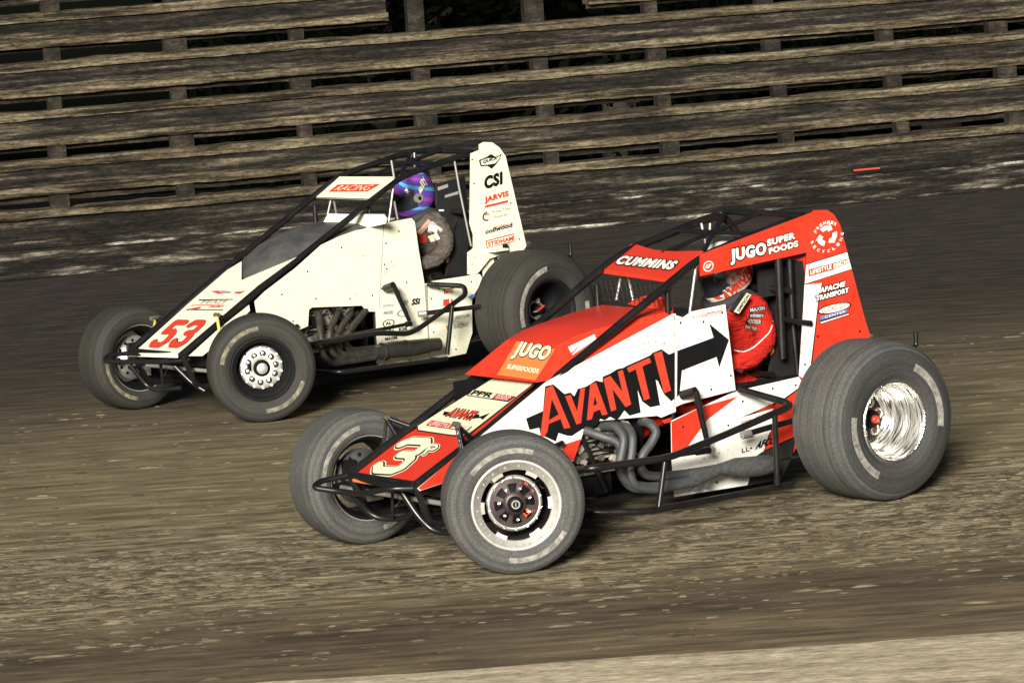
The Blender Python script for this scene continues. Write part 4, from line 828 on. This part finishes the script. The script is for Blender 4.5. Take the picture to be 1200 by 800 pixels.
# ------------------------------------------------------------------ white car
B = empty('sprint_car', (-1.9621, 23.1116, 0), 3.8438)
tag(B, 'ivory white open-wheel dirt race car numbered 53, behind and left of the red car', 'race car', 'race cars on the dirt track')
cage(dict(nose=(.221, .27, .407), mid=(-.413, .28, .743), visf=(-1.243, .305, 1.16), roof0=(-1.50, .298, 1.29), roof1=(-2.10, .298, 1.385), down=(-2.22, .285, 1.15)), B)
common(B, 1, dict(
    shocks=[[(-0.087,0.28,0.547),(-0.007,0.33,0.621),(-0.128,0.28,0.577),(0.045,0.42,0.509),(0.043,0.42,0.463)],
            [(-0.026,-0.27,0.508),(-0.037,-0.34,0.571),(-0.067,-0.27,0.544),(-0.067,-0.42,0.49),(-0.061,-0.44,0.416)]],
    rodmat='yellow', bodymat='black',
    bumper=[([(0.174,0.27,0.375),(0.251,0.15,0.364),(0.326,-0.15,0.358),(0.396,-0.3,0.364),(0.354,-0.32,0.394),(0.239,-0.27,0.392)], .0145), ([(0.295,-0.18,0.336),(0.219,-0.12,0.194),(0.202,-0.05,0.175),(0.125,0.1,0.189)], .0145),
            ([(0.191,0.14,0.329),(0.133,0.22,0.223),(0.087,0.28,0.174)], .0145), ([(0.196,0,0.343),(0.172,-0.02,0.178)], .010), ([(0.239,-0.27,0.392),(0.174,0.27,0.375)], .013)],
    nerf=[([(-0.59,0.34,0.343),(-0.558,0.52,0.378),(-0.997,0.6,0.397),(-1.235,0.6,0.36),(-1.332,0.6,0.384),(-1.732,0.58,0.539),(-1.756,0.54,0.588),(-1.627,0.34,0.607)], .0165),
          ([(-1.6,0.6,0.488),(-1.549,0.58,0.19)], .015), ([(-0.654,0.34,0.199),(-0.739,0.55,0.188),(-1.547,0.58,0.164)], .0145)],
    arm=[(-1.287,0.34,0.622),(-1.292,0.42,0.646),(-1.405,0.42,0.393)], drag=[(-1.389,0.44,0.396),(-1.08,0.48,0.396),(-0.4,0.55,0.39)],
    rods=[[(-1.487,0.4,0.44),(-1.68,0.5,0.447),(-1.908,0.56,0.447)]],
    eng=(-.58, -1.12), pipemat='pipe_dark',
    pipes=[[(-0.789,0.3,0.535),(-0.705,0.42,0.416),(-0.691,0.44,0.293),(-0.751,0.44,0.233),(-1.096,0.44,0.228)], [(-0.94,0.3,0.516),(-0.786,0.42,0.447),(-0.736,0.44,0.36),(-0.793,0.44,0.259),(-1.098,0.44,0.249)],
           [(-1.045,0.3,0.503),(-0.865,0.42,0.437),(-0.783,0.44,0.365),(-0.842,0.43,0.272),(-1.107,0.43,0.258)], [(-1.153,0.3,0.5),(-0.943,0.42,0.426),(-0.863,0.43,0.364),(-0.917,0.42,0.288),(-1.13,0.42,0.275)]],
    muf=[(-1.085,0.44,0.256),(-1.118,0.44,0.251),(-1.2,0.44,0.256),(-1.247,0.44,0.255),(-1.368,0.44,0.244),(-1.505,0.44,0.242),(-1.539,0.44,0.243),(-1.601,0.44,0.24)], mufr=[.038, .042, .050, .052, .052, .046, .042, .040], mufmat='muffler_dark',
    seatx=-1.84, wheelx=-1.44,
    tank=[(-2.12, .30), (-2.12, .88), (-2.25, .95), (-2.33, .92), (-2.46, .74), (-2.58, .68), (-2.58, .42), (-2.4, .3)], tankmat='ivory',
    silver=[[(-1.45,0.29,1.398),(-1.463,0.29,1.285)], [(-1.462,0.29,1.274),(-1.403,0.28,1.021)], [(-1.466,0.27,1.141),(-1.491,0.26,1.026)], [(-1.944,0.3,1.364),(-1.969,0.3,1.173),(-2.033,0.3,0.799)], [(-2.033,-0.2,1.38),(-2.028,-0.2,1.288)], [(-1.338,-0.2,1.16),(-1.318,-0.22,1.065)], [(-1.343,-0.18,1.16),(-1.37,-0.2,1.065)]]))
HN = (0.467,-0.049,0.883)
mb = MB(); mb.slab([(0.231,-0.218,0.398),(-0.513,-0.283,0.788),(-0.626,-0.223,0.851),(-0.44,0.015,0.766),(-0.648,0.315,0.893),(-0.385,0.258,0.751),(0.245,0.253,0.417)], HN, .006, 'ivory', 'trim')
mb.slab([Vector(p) for p in [(0.231,-0.281,0.395),(0.249,0.258,0.416)]]+[Vector(p)-Vector((0, 0, .022)) for p in [(0.249,0.258,0.416),(0.231,-0.281,0.395)]], (.8, 0, -.2), .004, 'ivory')
hood = mb.build('hood', B)
mb = MB()
for sh_, (a_, b_, c_) in ((FIVE, [(0.192,-0.126,0.424),(0.197,0.031,0.43),(-0.069,-0.19,0.558)]), (THREE, [(0.194,0.079,0.435),(0.199,0.226,0.44),(-0.065,0.018,0.568)])):
    o2 = Vector((-.012, -.012, 0))
    mb.strokes(sh_, .034, Vector(a_)+o2, Vector(b_)+o2, Vector(c_)+o2, HN, 'ink', .003)
    mb.strokes(sh_, .030, a_, b_, c_, HN, 'redink', .006)
mb.build('race_number', hood)['label'] = 'red slanted number 53 with black edges'
decal(hood, 'sponsor_decal', HN, [('P', [(-0.164,-0.201,0.609),(-0.19,-0.075,0.629),(-0.256,0.172,0.678)][:2]+[(-0.171,-0.068,0.62),(-0.154,-0.178,0.604)], 'redink', .003)]+[('P', [(-0.259,-0.191,0.659),(-0.256,0.169,0.677),(-0.248,0.175,0.674),(-0.249,-0.178,0.654)], 'ink', .003), ('P', [(-0.168,-0.188,0.611),(-0.158,0.195,0.627),(-0.151,0.196,0.623),(-0.159,-0.185,0.607)], 'ink', .003), ('P', [(-0.208,-0.187,0.632),(-0.21,0.128,0.651),(-0.203,0.132,0.648),(-0.203,-0.189,0.629)], 'redink', .003),
    ('T', 'racing', [(-0.176,0.005,0.626),(-0.172,0.151,0.632),(-0.2,0.018,0.64)], [(0, 'redink')], .02, .004), ('T', 'TEAM', [(-0.215,-0.143,0.639),(-0.218,0.117,0.655),(-0.243,-0.135,0.654)], [(0, 'greyink')], .0, .004)])
decal(hood, 'sponsor_decal', HN, [('P', [(-0.336,-0.168,0.701),(-0.338,-0.091,0.707),(-0.312,-0.005,0.698),(-0.308,-0.053,0.693)], 'redink', .003), ('P', [(-0.322,0.088,0.708),(-0.329,0.201,0.718),(-0.304,0.172,0.703),(-0.307,0.125,0.702)], 'redink', .003), ('P', [(-0.342,-0.087,0.709),(-0.331,0.041,0.71),(-0.314,0.08,0.703),(-0.312,-0.005,0.698)], 'greyink', .003)])
# dark cowl
mb = MB(); dk = [(-0.612,-0.22,0.736),(-0.66,-0.27,0.846),(-0.734,-0.25,0.885),(-0.891,-0.2,0.911),(-1.044,-0.18,0.926),(-1.231,-0.16,0.932),(-1.452,-0.16,0.96)]
a = [Vector(p) for p in [(-0.67,0.285,0.889),(-0.855,0.29,0.946),(-1.122,0.295,1)]]
rows = []
for k_, (x, w_, z, rise, vee) in enumerate(((-.478, .27, .765, .0, .20), (-.56, .275, .80, .055, .16), (-.70, .28, .865, .075, .08), (-.85, .285, .925, .07, .03), (-1.0, .288, .975, .05, 0), (-1.16, .29, 1.005, .03, 0), (-1.26, .29, 1.015, .015, 0))):
    row = []
    for i in range(17):
        t_ = 1-2*i/16; xx = x-vee*abs(t_)**1.4
        zz = z+(x-xx)*.50+rise*(1-abs(t_)**3)
        row.append(Vector((xx, w_*t_, zz)))
    rows.append(row)
vs = [p for s in rows for p in s]; mb.add(vs, [[q*17+b_, q*17+b_+1, (q+1)*17+b_+1, (q+1)*17+b_] for q in range(6) for b_ in range(16)], 'mesh', True)
mb.build('cowl', B)
mb = MB(); mb.slab([(-1.22,-0.162,1.008),(-1.22,-0.093,1.082),(-1.22,0.114,1.085),(-1.22,0.469,1.093),(-1.22,0.491,1.068),(-1.22,0.479,1.036),(-1.22,0.291,1.004),(-1.22,0.018,0.997)], (1, 0, 0), .004, 'ivory'); mb.build('windscreen', B)
VN = (0.487,-0.047,0.872)
mb = MB(); mb.slab([(-1.304,-0.311,1.183),(-1.483,-0.318,1.283),(-1.449,0.3,1.297),(-1.423,0.339,1.285),(-1.243,0.3,1.182),(-1.287,-0.28,1.175)], VN, .005, 'ivory', 'trim'); mb.slab([Vector(p) for p in [(-1.296,-0.3,1.179),(-1.251,0.29,1.186)]]+[Vector(p)-Vector((0, 0, .012)) for p in [(-1.251,0.29,1.186),(-1.296,-0.3,1.179)]], (.9, 0, 0), .004, 'ivory')
vz = mb.build('sun_visor', B)
decal(vz, 'driver_name', VN, [('P', [(-1.332,-0.212,1.204),(-1.4,-0.199,1.243),(-1.38,0.255,1.256),(-1.315,0.205,1.217)], 'redink', .0015), ('T', 'RACING', [(-1.337,-0.167,1.21),(-1.324,0.186,1.221),(-1.389,-0.151,1.239)], [(0, 'cream')], .0, .003)])
mb = MB()
sp = [(-0.302,0.315,0.665),(-0.384,0.315,0.715),(-0.628,0.315,0.828),(-0.836,0.315,0.944),(-0.971,0.315,0.978),(-1.107,0.315,1.002),(-1.282,0.315,1.009),(-1.351,0.315,1.022),(-1.556,0.315,1.028),(-1.581,0.315,1.002),(-1.596,0.315,0.829),(-1.624,0.315,0.607),(-1.697,0.315,0.619),(-2.075,0.315,0.616),(-2.094,0.315,0.592),(-2.06,0.315,0.537),(-1.998,0.315,0.469),(-1.982,0.315,0.254),(-1.918,0.315,0.132),(-1.764,0.315,0.128),(-1.633,0.315,0.146),(-1.598,0.315,0.137),(-1.215,0.315,0.136),(-1.214,0.315,0.195),(-1.213,0.315,0.333),(-1.22,0.315,0.486),(-1.154,0.315,0.495),(-1.117,0.315,0.536),(-0.735,0.315,0.574),(-0.708,0.315,0.562),(-0.692,0.315,0.465),(-0.632,0.315,0.452),(-0.555,0.315,0.462),(-0.461,0.315,0.505),(-0.337,0.315,0.557),(-0.309,0.315,0.602)]
mb.slab(sp, YN, .004, 'ivory', 'trim'); mb.flat([(-1.331,0.315,1.014),(-1.336,0.315,1.013),(-1.251,0.315,0.498),(-1.246,0.315,0.499)], YN, .0015, 'greyink'); mb.flat([(-1.62,0.315,0.604),(-1.647,0.315,0.601),(-1.624,0.315,0.155),(-1.619,0.315,0.156)], YN, .0015, 'greyink')
rivets(mb, [(-1.339,0.315,0.896),(-1.314,0.315,0.767),(-1.28,0.315,0.622),(-0.51,0.315,0.681),(-0.717,0.315,0.796),(-0.991,0.315,0.91),(-0.766,0.315,0.623),(-1.028,0.315,0.59),(-1.667,0.315,0.51),(-1.648,0.315,0.378),(-1.636,0.315,0.245),(-1.274,0.315,0.187),(-1.462,0.315,0.151),(-1.914,0.315,0.555),(-1.774,0.315,0.55),(-1.203,0.315,0.589),(-1.447,0.315,0.958),(-1.331,0.315,0.738),(-1.479,0.315,0.635),(-0.579,0.315,0.511),(-1.734,0.315,0.566),(-1.824,0.315,0.02),(-1.668,0.315,0.3),(-2,0.315,0.576),(-1.837,0.315,0.17)], .315)
mb.slab([(0.2,0.3,0.401),(0.1,0.3,0.387),(-0.065,0.3,0.463),(-0.222,0.3,0.577),(-0.276,0.3,0.611),(-0.273,0.3,0.648),(-0.013,0.3,0.521)], YN, .004, 'ivory', 'trim')
side = mb.build('side_panel', B)
I0 = [(0, 'ink')]; G0 = [(0, 'greyink')]
for it in ([('T', 'SSi', [(-1.503,0.315,0.488),(-1.568,0.315,0.488),(-1.517,0.315,0.529)], I0, .05, .003)],
           [('P', [(-1.762,0.315,0.493),(-1.811,0.315,0.492),(-1.807,0.315,0.452),(-1.758,0.315,0.453)], 'redink', .003), ('T', 'R', [(-1.822,0.315,0.458),(-1.843,0.315,0.458),(-1.824,0.315,0.488)], [(0, 'redink')], .05, .003)],
           [('P', [(-1.768,0.315,0.559),(-1.858,0.315,0.556),(-1.858,0.315,0.551),(-1.768,0.315,0.554)], 'ink', .003), ('T', 'MPD', [(-1.772,0.315,0.526),(-1.849,0.315,0.525),(-1.774,0.315,0.548)], [(0, 'redink')], .02, .003)],
           [('P', [(-1.964,0.315,0.484),(-2,0.315,0.498),(-2.028,0.315,0.486),(-1.99,0.315,0.461)], 'blueink', .003)],
           [('T', 'KISTLER', [(-1.847,0.315,0.358),(-1.967,0.315,0.359),(-1.856,0.315,0.378)], G0, .02, .003), ('T', 'RACING', [(-1.828,0.315,0.298),(-1.947,0.315,0.299),(-1.838,0.315,0.327)], G0, .02, .003), ('T', 'TR', [(-1.765,0.315,0.298),(-1.814,0.315,0.297),(-1.768,0.315,0.325)], [(0, 'redink')], .02, .003)],
           [('T', 'saldana', [(-1.276,0.315,0.506),(-1.364,0.315,0.503),(-1.278,0.315,0.527)], G0, .01, .003), ('T', 'WINTERS', [(-1.272,0.315,0.458),(-1.353,0.315,0.456),(-1.28,0.315,0.479)], G0, .02, .003), ('T', 'HRP', [(-1.432,0.315,0.497),(-1.479,0.315,0.496),(-1.435,0.315,0.528)], G0, .02, .003)],
           [('T', 'KSE', [(-1.39,0.315,0.342),(-1.458,0.315,0.341),(-1.392,0.315,0.363)], I0, .03, .003), ('T', 'DURA', [(-1.268,0.315,0.345),(-1.356,0.315,0.341),(-1.27,0.315,0.366)], I0, .02, .003), ('T', 'MAXIM', [(-1.277,0.315,0.298),(-1.372,0.315,0.296),(-1.279,0.315,0.317)], I0, .02, .003)]):
    decal(side, 'sponsor_decal', YN, it)
mb = MB(); cc, u1, v1 = [Vector(p) for p in [(-1.314,0.315,0.402),(-1.362,0.315,0.402),(-1.316,0.315,0.426)]]; u1 -= cc; v1 -= cc
ringpoly(mb, cc, YN, u1, v1, .82, 1, 0, 359, .003, 'ink', 28); mb.text('AL', cc-u1*.5-v1*.4, cc+u1*.5-v1*.3, cc-u1*.5+v1*.4, YN, I0, .003, .02)
cc, u1, v1 = [Vector(p) for p in [(-1.431,0.315,0.449),(-1.475,0.315,0.448),(-1.433,0.315,0.47)]]; u1 -= cc; v1 -= cc
ringpoly(mb, cc, YN, u1, v1, .82, 1, 0, 359, .003, 'ink', 28); mb.build('oval_badge', side)
tp = [(-2.133,0.32,1.393),(-2.136,0.32,1.428),(-2.173,0.32,1.44),(-2.25,0.32,1.43),(-2.306,0.32,1.392),(-2.351,0.32,1.333),(-2.474,0.32,0.749),(-2.435,0.32,0.71),(-2.278,0.32,0.717),(-2.163,0.32,0.703),(-2.072,0.32,0.633),(-2.027,0.32,0.606),(-1.969,0.32,0.629),(-1.981,0.32,0.763),(-2.029,0.32,0.784),(-2.037,0.32,0.87),(-2.015,0.32,0.942),(-2.062,0.32,1.379)]
mb = MB(); mb.slab(tp, YN, .004, 'ivory', 'trim'); rivets(mb, [(-2.363,0.32,1.034),(-2.414,0.32,0.799),(-2.073,0.32,1.189),(-2.072,0.32,1.34)], .32); tail = mb.build('tail_panel', B)
mb = MB(); mb.slab([(-1.873,0.2,1.203),(-2.107,0.2,1.227),(-2.123,0.2,0.786),(-1.931,0.2,0.916),(-1.862,0.2,1.075)], YN, .02, 'seat'); mb.slab(mir([(-1.906,0.2,1.253),(-2.131,0.2,1.262),(-2.123,0.2,0.786),(-1.931,0.2,0.916),(-1.862,0.2,1.075)]), (0, -1, 0), .02, 'seat')
mb.flat([(-1.875,0.2,1.184),(-1.96,0.2,1.196),(-1.961,0.2,1.175),(-1.877,0.2,1.162)], YN, .002, 'greyink'); mb.flat([(-1.929,0.2,1.127),(-2.043,0.2,1.142),(-2.041,0.2,1.123),(-1.928,0.2,1.111)], YN, .002, 'greyink'); mb.flat([(-1.873,0.2,1.044),(-1.914,0.2,1.039),(-1.913,0.2,1.029),(-1.872,0.2,1.033)], YN, .002, 'white'); mb.build('head_surround', B)
decal(tail, 'sponsor_decal', YN, [('P', [(-2.128,0.32,1.329),(-2.192,0.32,1.344),(-2.229,0.32,1.359),(-2.27,0.32,1.336),(-2.321,0.32,1.353),(-2.296,0.32,1.315),(-2.265,0.32,1.288),(-2.228,0.32,1.265),(-2.194,0.32,1.287),(-2.138,0.32,1.29)], 'ink', .0015), ('P', [(-2.141,0.32,1.325),(-2.199,0.32,1.335),(-2.276,0.32,1.33),(-2.306,0.32,1.343),(-2.289,0.32,1.318),(-2.259,0.32,1.297),(-2.195,0.32,1.295),(-2.146,0.32,1.298)], 'ivory', .003), ('T', 'QUICK', [(-2.153,0.32,1.302),(-2.275,0.32,1.317),(-2.162,0.32,1.326)], I0, .03, .0045)])
decal(tail, 'sponsor_decal', YN, [('T', 'CSI', [(-2.153,0.32,1.14),(-2.307,0.32,1.159),(-2.16,0.32,1.223)], I0, .05, .003)], 'large black lettering')
decal(tail, 'sponsor_decal', YN, [('T', 'JARVIS', [(-2.148,0.32,1.049),(-2.352,0.32,1.07),(-2.149,0.32,1.095)], [(0, 'redink')], .05, .003), ('P', [(-2.151,0.32,1.041),(-2.344,0.32,1.055),(-2.343,0.32,1.041),(-2.15,0.32,1.027)], 'redink', .003)], 'red lettering')
mb = MB(); cc, u1, v1 = [Vector(p) for p in [(-2.162,0.32,0.972),(-2.201,0.32,0.973),(-2.165,0.32,1.001)]]; u1 -= cc; v1 -= cc; ringpoly(mb, cc, YN, u1, v1, .72, 1, 90, 290, .003, 'ink', 18); ringpoly(mb, cc, YN, u1, v1, .35, .6, 30, 150, .003, 'redink', 10)
mb.text('Prime Time', *[(-2.209,0.32,0.983),(-2.353,0.32,0.994),(-2.211,0.32,1.002)], YN, G0, .003, .01); mb.text('Financial', *[(-2.214,0.32,0.95),(-2.328,0.32,0.959),(-2.215,0.32,0.969)], YN, G0, .003, .01); mb.build('sponsor_decal', tail)
decal(tail, 'sponsor_decal', YN, [('T', 'coilwood', [(-2.138,0.32,0.861),(-2.364,0.32,0.881),(-2.141,0.32,0.89)], I0, .02, .003), ('T', 'PERFORMANCE', [(-2.201,0.32,0.886),(-2.366,0.32,0.9),(-2.202,0.32,0.897)], [(0, 'redink')], .01, .003)])
decal(tail, 'sponsor_decal', YN, [('P', [(-2.138,0.32,0.82),(-2.371,0.32,0.84),(-2.377,0.32,0.787),(-2.141,0.32,0.771)], 'redink', .002), ('P', [(-2.145,0.32,0.814),(-2.365,0.32,0.832),(-2.369,0.32,0.792),(-2.148,0.32,0.776)], 'ivory', .0032), ('T', 'STIDHAM', [(-2.152,0.32,0.781),(-2.364,0.32,0.797),(-2.151,0.32,0.809)], [(0, 'redink')], .03, .0045)])
mb = MB(); mb.slab([(p[0], -.285, p[2]-.07) for p in [(0.145,0.3,0.378),(-0.393,0.3,0.684),(-0.636,0.3,0.79),(-0.843,0.3,0.896),(-0.979,0.3,0.937),(-1.115,0.3,0.964),(-1.291,0.3,0.975),(-1.565,0.3,0.992),(-1.632,0.3,0.605),(-2.085,0.3,0.593),(-1.991,0.3,0.252),(-1.93,0.3,0.13),(-1.227,0.3,0.134),(-0.572,0.3,0.176)]], (0, -1, 0), .004, 'ivory', 'trim', 'ink'); mb.build('side_panel', B)
mb = MB(); mb.box((-2.20, .36, .755), (.12, .07, .012), 'ivory'); mb.box((-2.28, .34, .765), (.02, .03, .035), 'ink'); mb.build('wheel_guard', B)
mb = MB(); mb.tube([(-2.46, .25, .76), (-2.58, .22, .73), (-2.60, -.1, .72)], .03, 'ivory', 12); mb.build('tail_cap', B)
wheel(B, (-.06, .66, .318), R(-31), .318, .26, 'direct', [(283, 358), (110, 180)], 'rubber_dark', 'letters_dirty', 1, .19)
wheel(B, (-.02, -.62, .318), R(-4), .318, .26, 'disc', [(192, 275), (18, 40)], 'rubber_dark', 'letters_dirty')
wheel(B, (-2.23, .645, .385), 0, .372, .38, 'blackdeep', [(254, 350), (85, 105)], 'rubber_dark', 'letters')
wheel(B, (-2.2, -.80, .425), 0, .425, .46, 'plain', [], 'rubber_dark')

# ------------------------------------------------------------------ drivers
def driver(car, hx, hz, suit, label, kind):
    """seated figure in the car's own coordinates; hx, hz = helmet centre"""
    D = empty('person', car.location, car.rotation_euler.z); tag(D, label, 'driver', 'drivers in their cars')
    sh = hz-.15
    J = [((hx-.02, 0, .44), (.15, .17)), ((hx-.03, 0, .60), (.12, .15)), ((hx-.01, 0, sh-.14), (.135, .165)), ((hx-.03, 0, sh-.03), (.075, .11)), ((hx-.01, 0, sh+.03), .055), ((hx, 0, sh+.10), .06),
         ((hx-.05, .15, sh-.03), .072), ((hx-.055, .205, sh-.095), .066), ((hx-.045, .24, sh-.185), .056), ((hx+.06, .245, sh-.255), .053), ((hx+.18, .22, sh-.27), .044), ((hx+.30, .175, sh-.23), .031),
         ((hx-.05, -.15, sh-.03), .072), ((hx-.055, -.205, sh-.095), .066), ((hx-.045, -.24, sh-.185), .056), ((hx+.06, -.245, sh-.255), .053), ((hx+.18, -.22, sh-.27), .044), ((hx+.30, -.175, sh-.23), .031),
         ((hx+.06, .12, .42), .095), ((hx+.28, .16, .50), .085), ((hx+.48, .17, .56), .065), ((hx+.70, .13, .44), .055), ((hx+.90, .11, .32), .042), ((hx+1.02, .11, .34), .04),
         ((hx+.06, -.12, .42), .095), ((hx+.28, -.16, .50), .085), ((hx+.48, -.17, .56), .065), ((hx+.70, -.13, .44), .055), ((hx+.90, -.11, .32), .042), ((hx+1.02, -.11, .34), .04)]
    Bn = [(0, 1), (1, 2), (2, 3), (3, 4), (4, 5), (3, 6), (6, 7), (7, 8), (8, 9), (9, 10), (10, 11), (3, 12), (12, 13), (13, 14), (14, 15), (15, 16), (16, 17), (0, 18), (18, 19), (19, 20), (20, 21), (21, 22), (22, 23), (0, 24), (24, 25), (25, 26), (26, 27), (27, 28), (28, 29)]
    b = skin_body('body', J, Bn, D, suit, 3)
    for s in (1, -1):
        w_ = Vector((hx+.30, .175*s, sh-.23)); hd = Vector((hx+.37, .17*s, sh-.20))
        JJ = [(w_, .034), (w_.lerp(hd, .5), (.032, .02)), (hd, (.036, .018))]; BB = [(0, 1), (1, 2)]
        for i in range(4):
            o = (i-1.5)*.019; k0 = hd+Vector((.012, o*.2*s, o)); ln = (.9, 1.05, 1, .8)[i]
            k = len(JJ); JJ += [(k0, .0095), (k0+Vector((.026*ln, -.004*s, 0)), .009), (k0+Vector((.034*ln, -.024*s, -.004)), .0085), (k0+Vector((.014, -.034*s, -.004)), .008)]; BB += [(2, k), (k, k+1), (k+1, k+2), (k+2, k+3)]
        k = len(JJ); JJ += [(hd+Vector((-.01, -.018*s, .026)), .011), (hd+Vector((.016, -.034*s, .030)), .0095), (hd+Vector((.03, -.036*s, .016)), .009)]; BB += [(1, k), (k, k+1), (k+1, k+2)]
        g = skin_body('glove', JJ, BB, D, 'glove', 1)
    # helmet: one closed shell with a cut-back chin bar, dark visor, rim strips
    C = Vector((hx, 0, hz)); a_, b_, c_ = .150, .122, .150; tilt = R(26 if kind == 'red' else 18)
    def surf(u, v, k=1.0):   # u around (0 = front), v elevation
        x = a_*math.cos(v)*math.cos(u); y = b_*math.cos(v)*math.sin(u); z = c_*math.sin(v)
        if z < 0: x = x*(1+.20*max(0, math.cos(u))*min(1, -z/.09)); 
        if z < -.10: z = -.10-(-.10-z)*.35
        p = Vector((x, y, z))*k; return C+Matrix.Rotation(tilt, 3, 'Y') @ p
    mb = MB(); NU, NV = 160, 92
    idx = lambda i, j: j*NU+i % NU
    vs = [surf(2*math.pi*i/NU, -math.pi/2+math.pi*j/NV) for j in range(NV+1) for i in range(NU)]
    mats = {}
    for j in range(NV):
        for i in range(NU):
            u = 2*math.pi*(i+.5)/NU; u = u-2*math.pi if u > math.pi else u; v = math.degrees(-math.pi/2+math.pi*(j+.5)/NV); ud = math.degrees(u)
            au = abs(ud)
            if au < 62 and -22 < v < 22: mt = 'visorglass'
            elif kind == 'red':
                mt = 'helmet_red'
                if v < -22 and au < 58 and (au+v*.8) % 34 > 15: mt = 'helmet_white'
                elif v < -32: mt = 'helmet_white'
                elif v > 60 or (22 < v < 40 and 40 < au < 110): mt = 'helmet_white'
                elif au > 128: mt = 'helmet_white'
            else:
                mt = 'purple'; w_ = (v*1.1+au*.55) % 62
                if w_ < 11: mt = 'cyan'
                elif 30 < w_ < 40: mt = 'magenta'
            mats.setdefault(mt, []).append([idx(i, j), idx(i+1, j), idx(i+1, j+1), idx(i, j+1)])
    for mt, fs in mats.items(): mb.add(vs, fs, mt, True)
    hel = mb.build('helmet', D)
    for s in (1, -1):
        mb = MB()
        c = surf(R(68)*s, R(0)); mb.cyl(c-Vector((0, .01*s, 0)), c+Vector((0, .012*s, 0)), .030, 'alu', 24); mb.cyl(c+Vector((0, .012*s, 0)), c+Vector((0, .016*s, 0)), .012, 'redink' if kind == 'red' else 'ink', 16)
        mb.build('visor_pivot', hel)
    mb = MB()
    s_ = 'AVANTI' if kind == 'red' else 'ally'
    tm = MB(); tm.text(s_, (0, 0, 0), (1, 0, 0), (0, 0, 1), (0, 0, 0), [(.05, 'helmet_white' if kind == 'red' else 'ink'), (0, 'helmet_red' if kind == 'red' else 'helmet_white')], 0, .05)
    mid = len(tm.v)
    def wrap(p, k):
        if kind == 'red': u, v = R(38+p[0]*75), R(-40+p[0]*20+p[2]*24)
        else: u, v = R(75+p[0]*42), R(2+p[0]*22+p[2]*24)
        return surf(u, v, k)
    tm.v = [tuple(wrap(p, 1.02)) for p in tm.v]
    off = [i for i, q in enumerate(tm.m) if tm.mats[q] == ('helmet_white' if kind == 'red' else 'ink')]
    ids = set(x for i in off for x in tm.f[i])
    tm.v = [tuple(Vector(p) if i in ids else C+(Vector(p)-C)*1.012) for i, p in enumerate(tm.v)]
    tm.build('helmet_lettering', hel)
    # harness and collar
    mb = MB()
    for s in (1, -1):
        mb.tube([(hx-.14, .10*s, sh+.0), (hx-.03, .10*s, sh+.055), (hx+.07, .09*s, sh-.04), (hx+.10, .05*s, sh-.25)], .022, 'glove', 8, .05)
    mb.tube([(hx-.10, .11, sh+.01), (hx-.02, .11, sh+.04), (hx+.07, .09, sh+.0), (hx+.10, 0, sh-.02), (hx+.07, -.09, sh+.0), (hx-.02, -.11, sh+.04)], .026, 'glove', 10, .08)
    mb.build('harness', D)
    mb = MB()
    if kind == 'red':
        mb.slab([(-1.74,0.25,0.95),(-1.771,0.25,0.936),(-1.855,0.25,1.017),(-1.827,0.25,1.031)], YN, .04, 'cream', 'trim'); mb.text('SIMPSON', *[(-1.771,0.25,0.944),(-1.845,0.25,1.015),(-1.755,0.25,0.953)], YN, I0, .002, .02)
        mb.build('shoulder_pad_label', D)
        mb = MB()
        for q, s__ in (([(-1.8,0.3,0.943),(-1.891,0.3,0.943),(-1.799,0.3,0.962)], 'MAXIM'), ([(-1.793,0.3,0.919),(-1.878,0.3,0.909),(-1.799,0.3,0.937)], 'winters'), ([(-1.774,0.3,0.893),(-1.859,0.3,0.876),(-1.781,0.3,0.913)], 'HOOSIER'), ([(-1.762,0.3,0.871),(-1.83,0.3,0.848),(-1.769,0.3,0.885)], 'ROD END')):
            o_, u__, v__ = map(Vector, q); e_ = (u__-o_)*.06
            patch(mb, (o_-e_-(v__-o_)*.15, u__+e_-(v__-o_)*.15, v__-e_+(v__-o_)*.15), 'ink'); mb.text(s__, o_, u__, v__, YN, [(0, 'greyink')], .002, .02)
        drape(mb, b, car); mb.build('sleeve_patch', D)
        mb = MB(); mb.tube([(-1.982,0.25,0.874),(-1.962,0.25,0.826),(-1.905,0.25,0.792),(-1.843,0.25,0.758),(-1.778,0.25,0.748),(-1.726,0.25,0.765)], .0035, 'white', 6, .03); drape(mb, b, car, 0); mb.build('suit_piping', D)
        mb = MB(); mb.slab([(-1.712,0.25,0.733),(-1.754,0.25,0.715),(-1.785,0.25,0.699),(-1.788,0.25,0.669),(-1.765,0.25,0.647),(-1.713,0.25,0.675)], YN, .05, 'glove'); mb.text('S', *[(-1.729,0.252,0.689),(-1.765,0.252,0.676),(-1.72,0.252,0.711)], YN, LW, .002, .05)
        mb.build('cuff_panel', D)
    else:
        for q, mt in (([(-1.607,0.3,0.934),(-1.703,0.3,1.004),(-1.633,0.3,0.91)], 'skin'), ([(-1.689,0.3,0.925),(-1.756,0.3,0.896),(-1.708,0.3,0.976)], 'helmet_white'), ([(-1.711,0.3,0.858),(-1.788,0.3,0.871),(-1.687,0.3,0.898)], 'cream'), ([(-1.614,0.3,0.859),(-1.677,0.3,0.862),(-1.612,0.3,0.907)], 'redink'), ([(-1.714,0.3,0.976),(-1.799,0.3,0.912),(-1.73,0.3,0.99)], 'greyink')):
            patch(mb, q, mt)
        drape(mb, b, car); mb.build('sleeve_patch', D)
    return D
driver(A, -1.90, 1.115, 'suit_red', 'driver in red suit and red and white helmet seated in the red car', 'red')
driver(B, -1.84, 1.14, 'suit_grey', 'driver in grey suit and purple and blue helmet seated in the white car', 'purple')
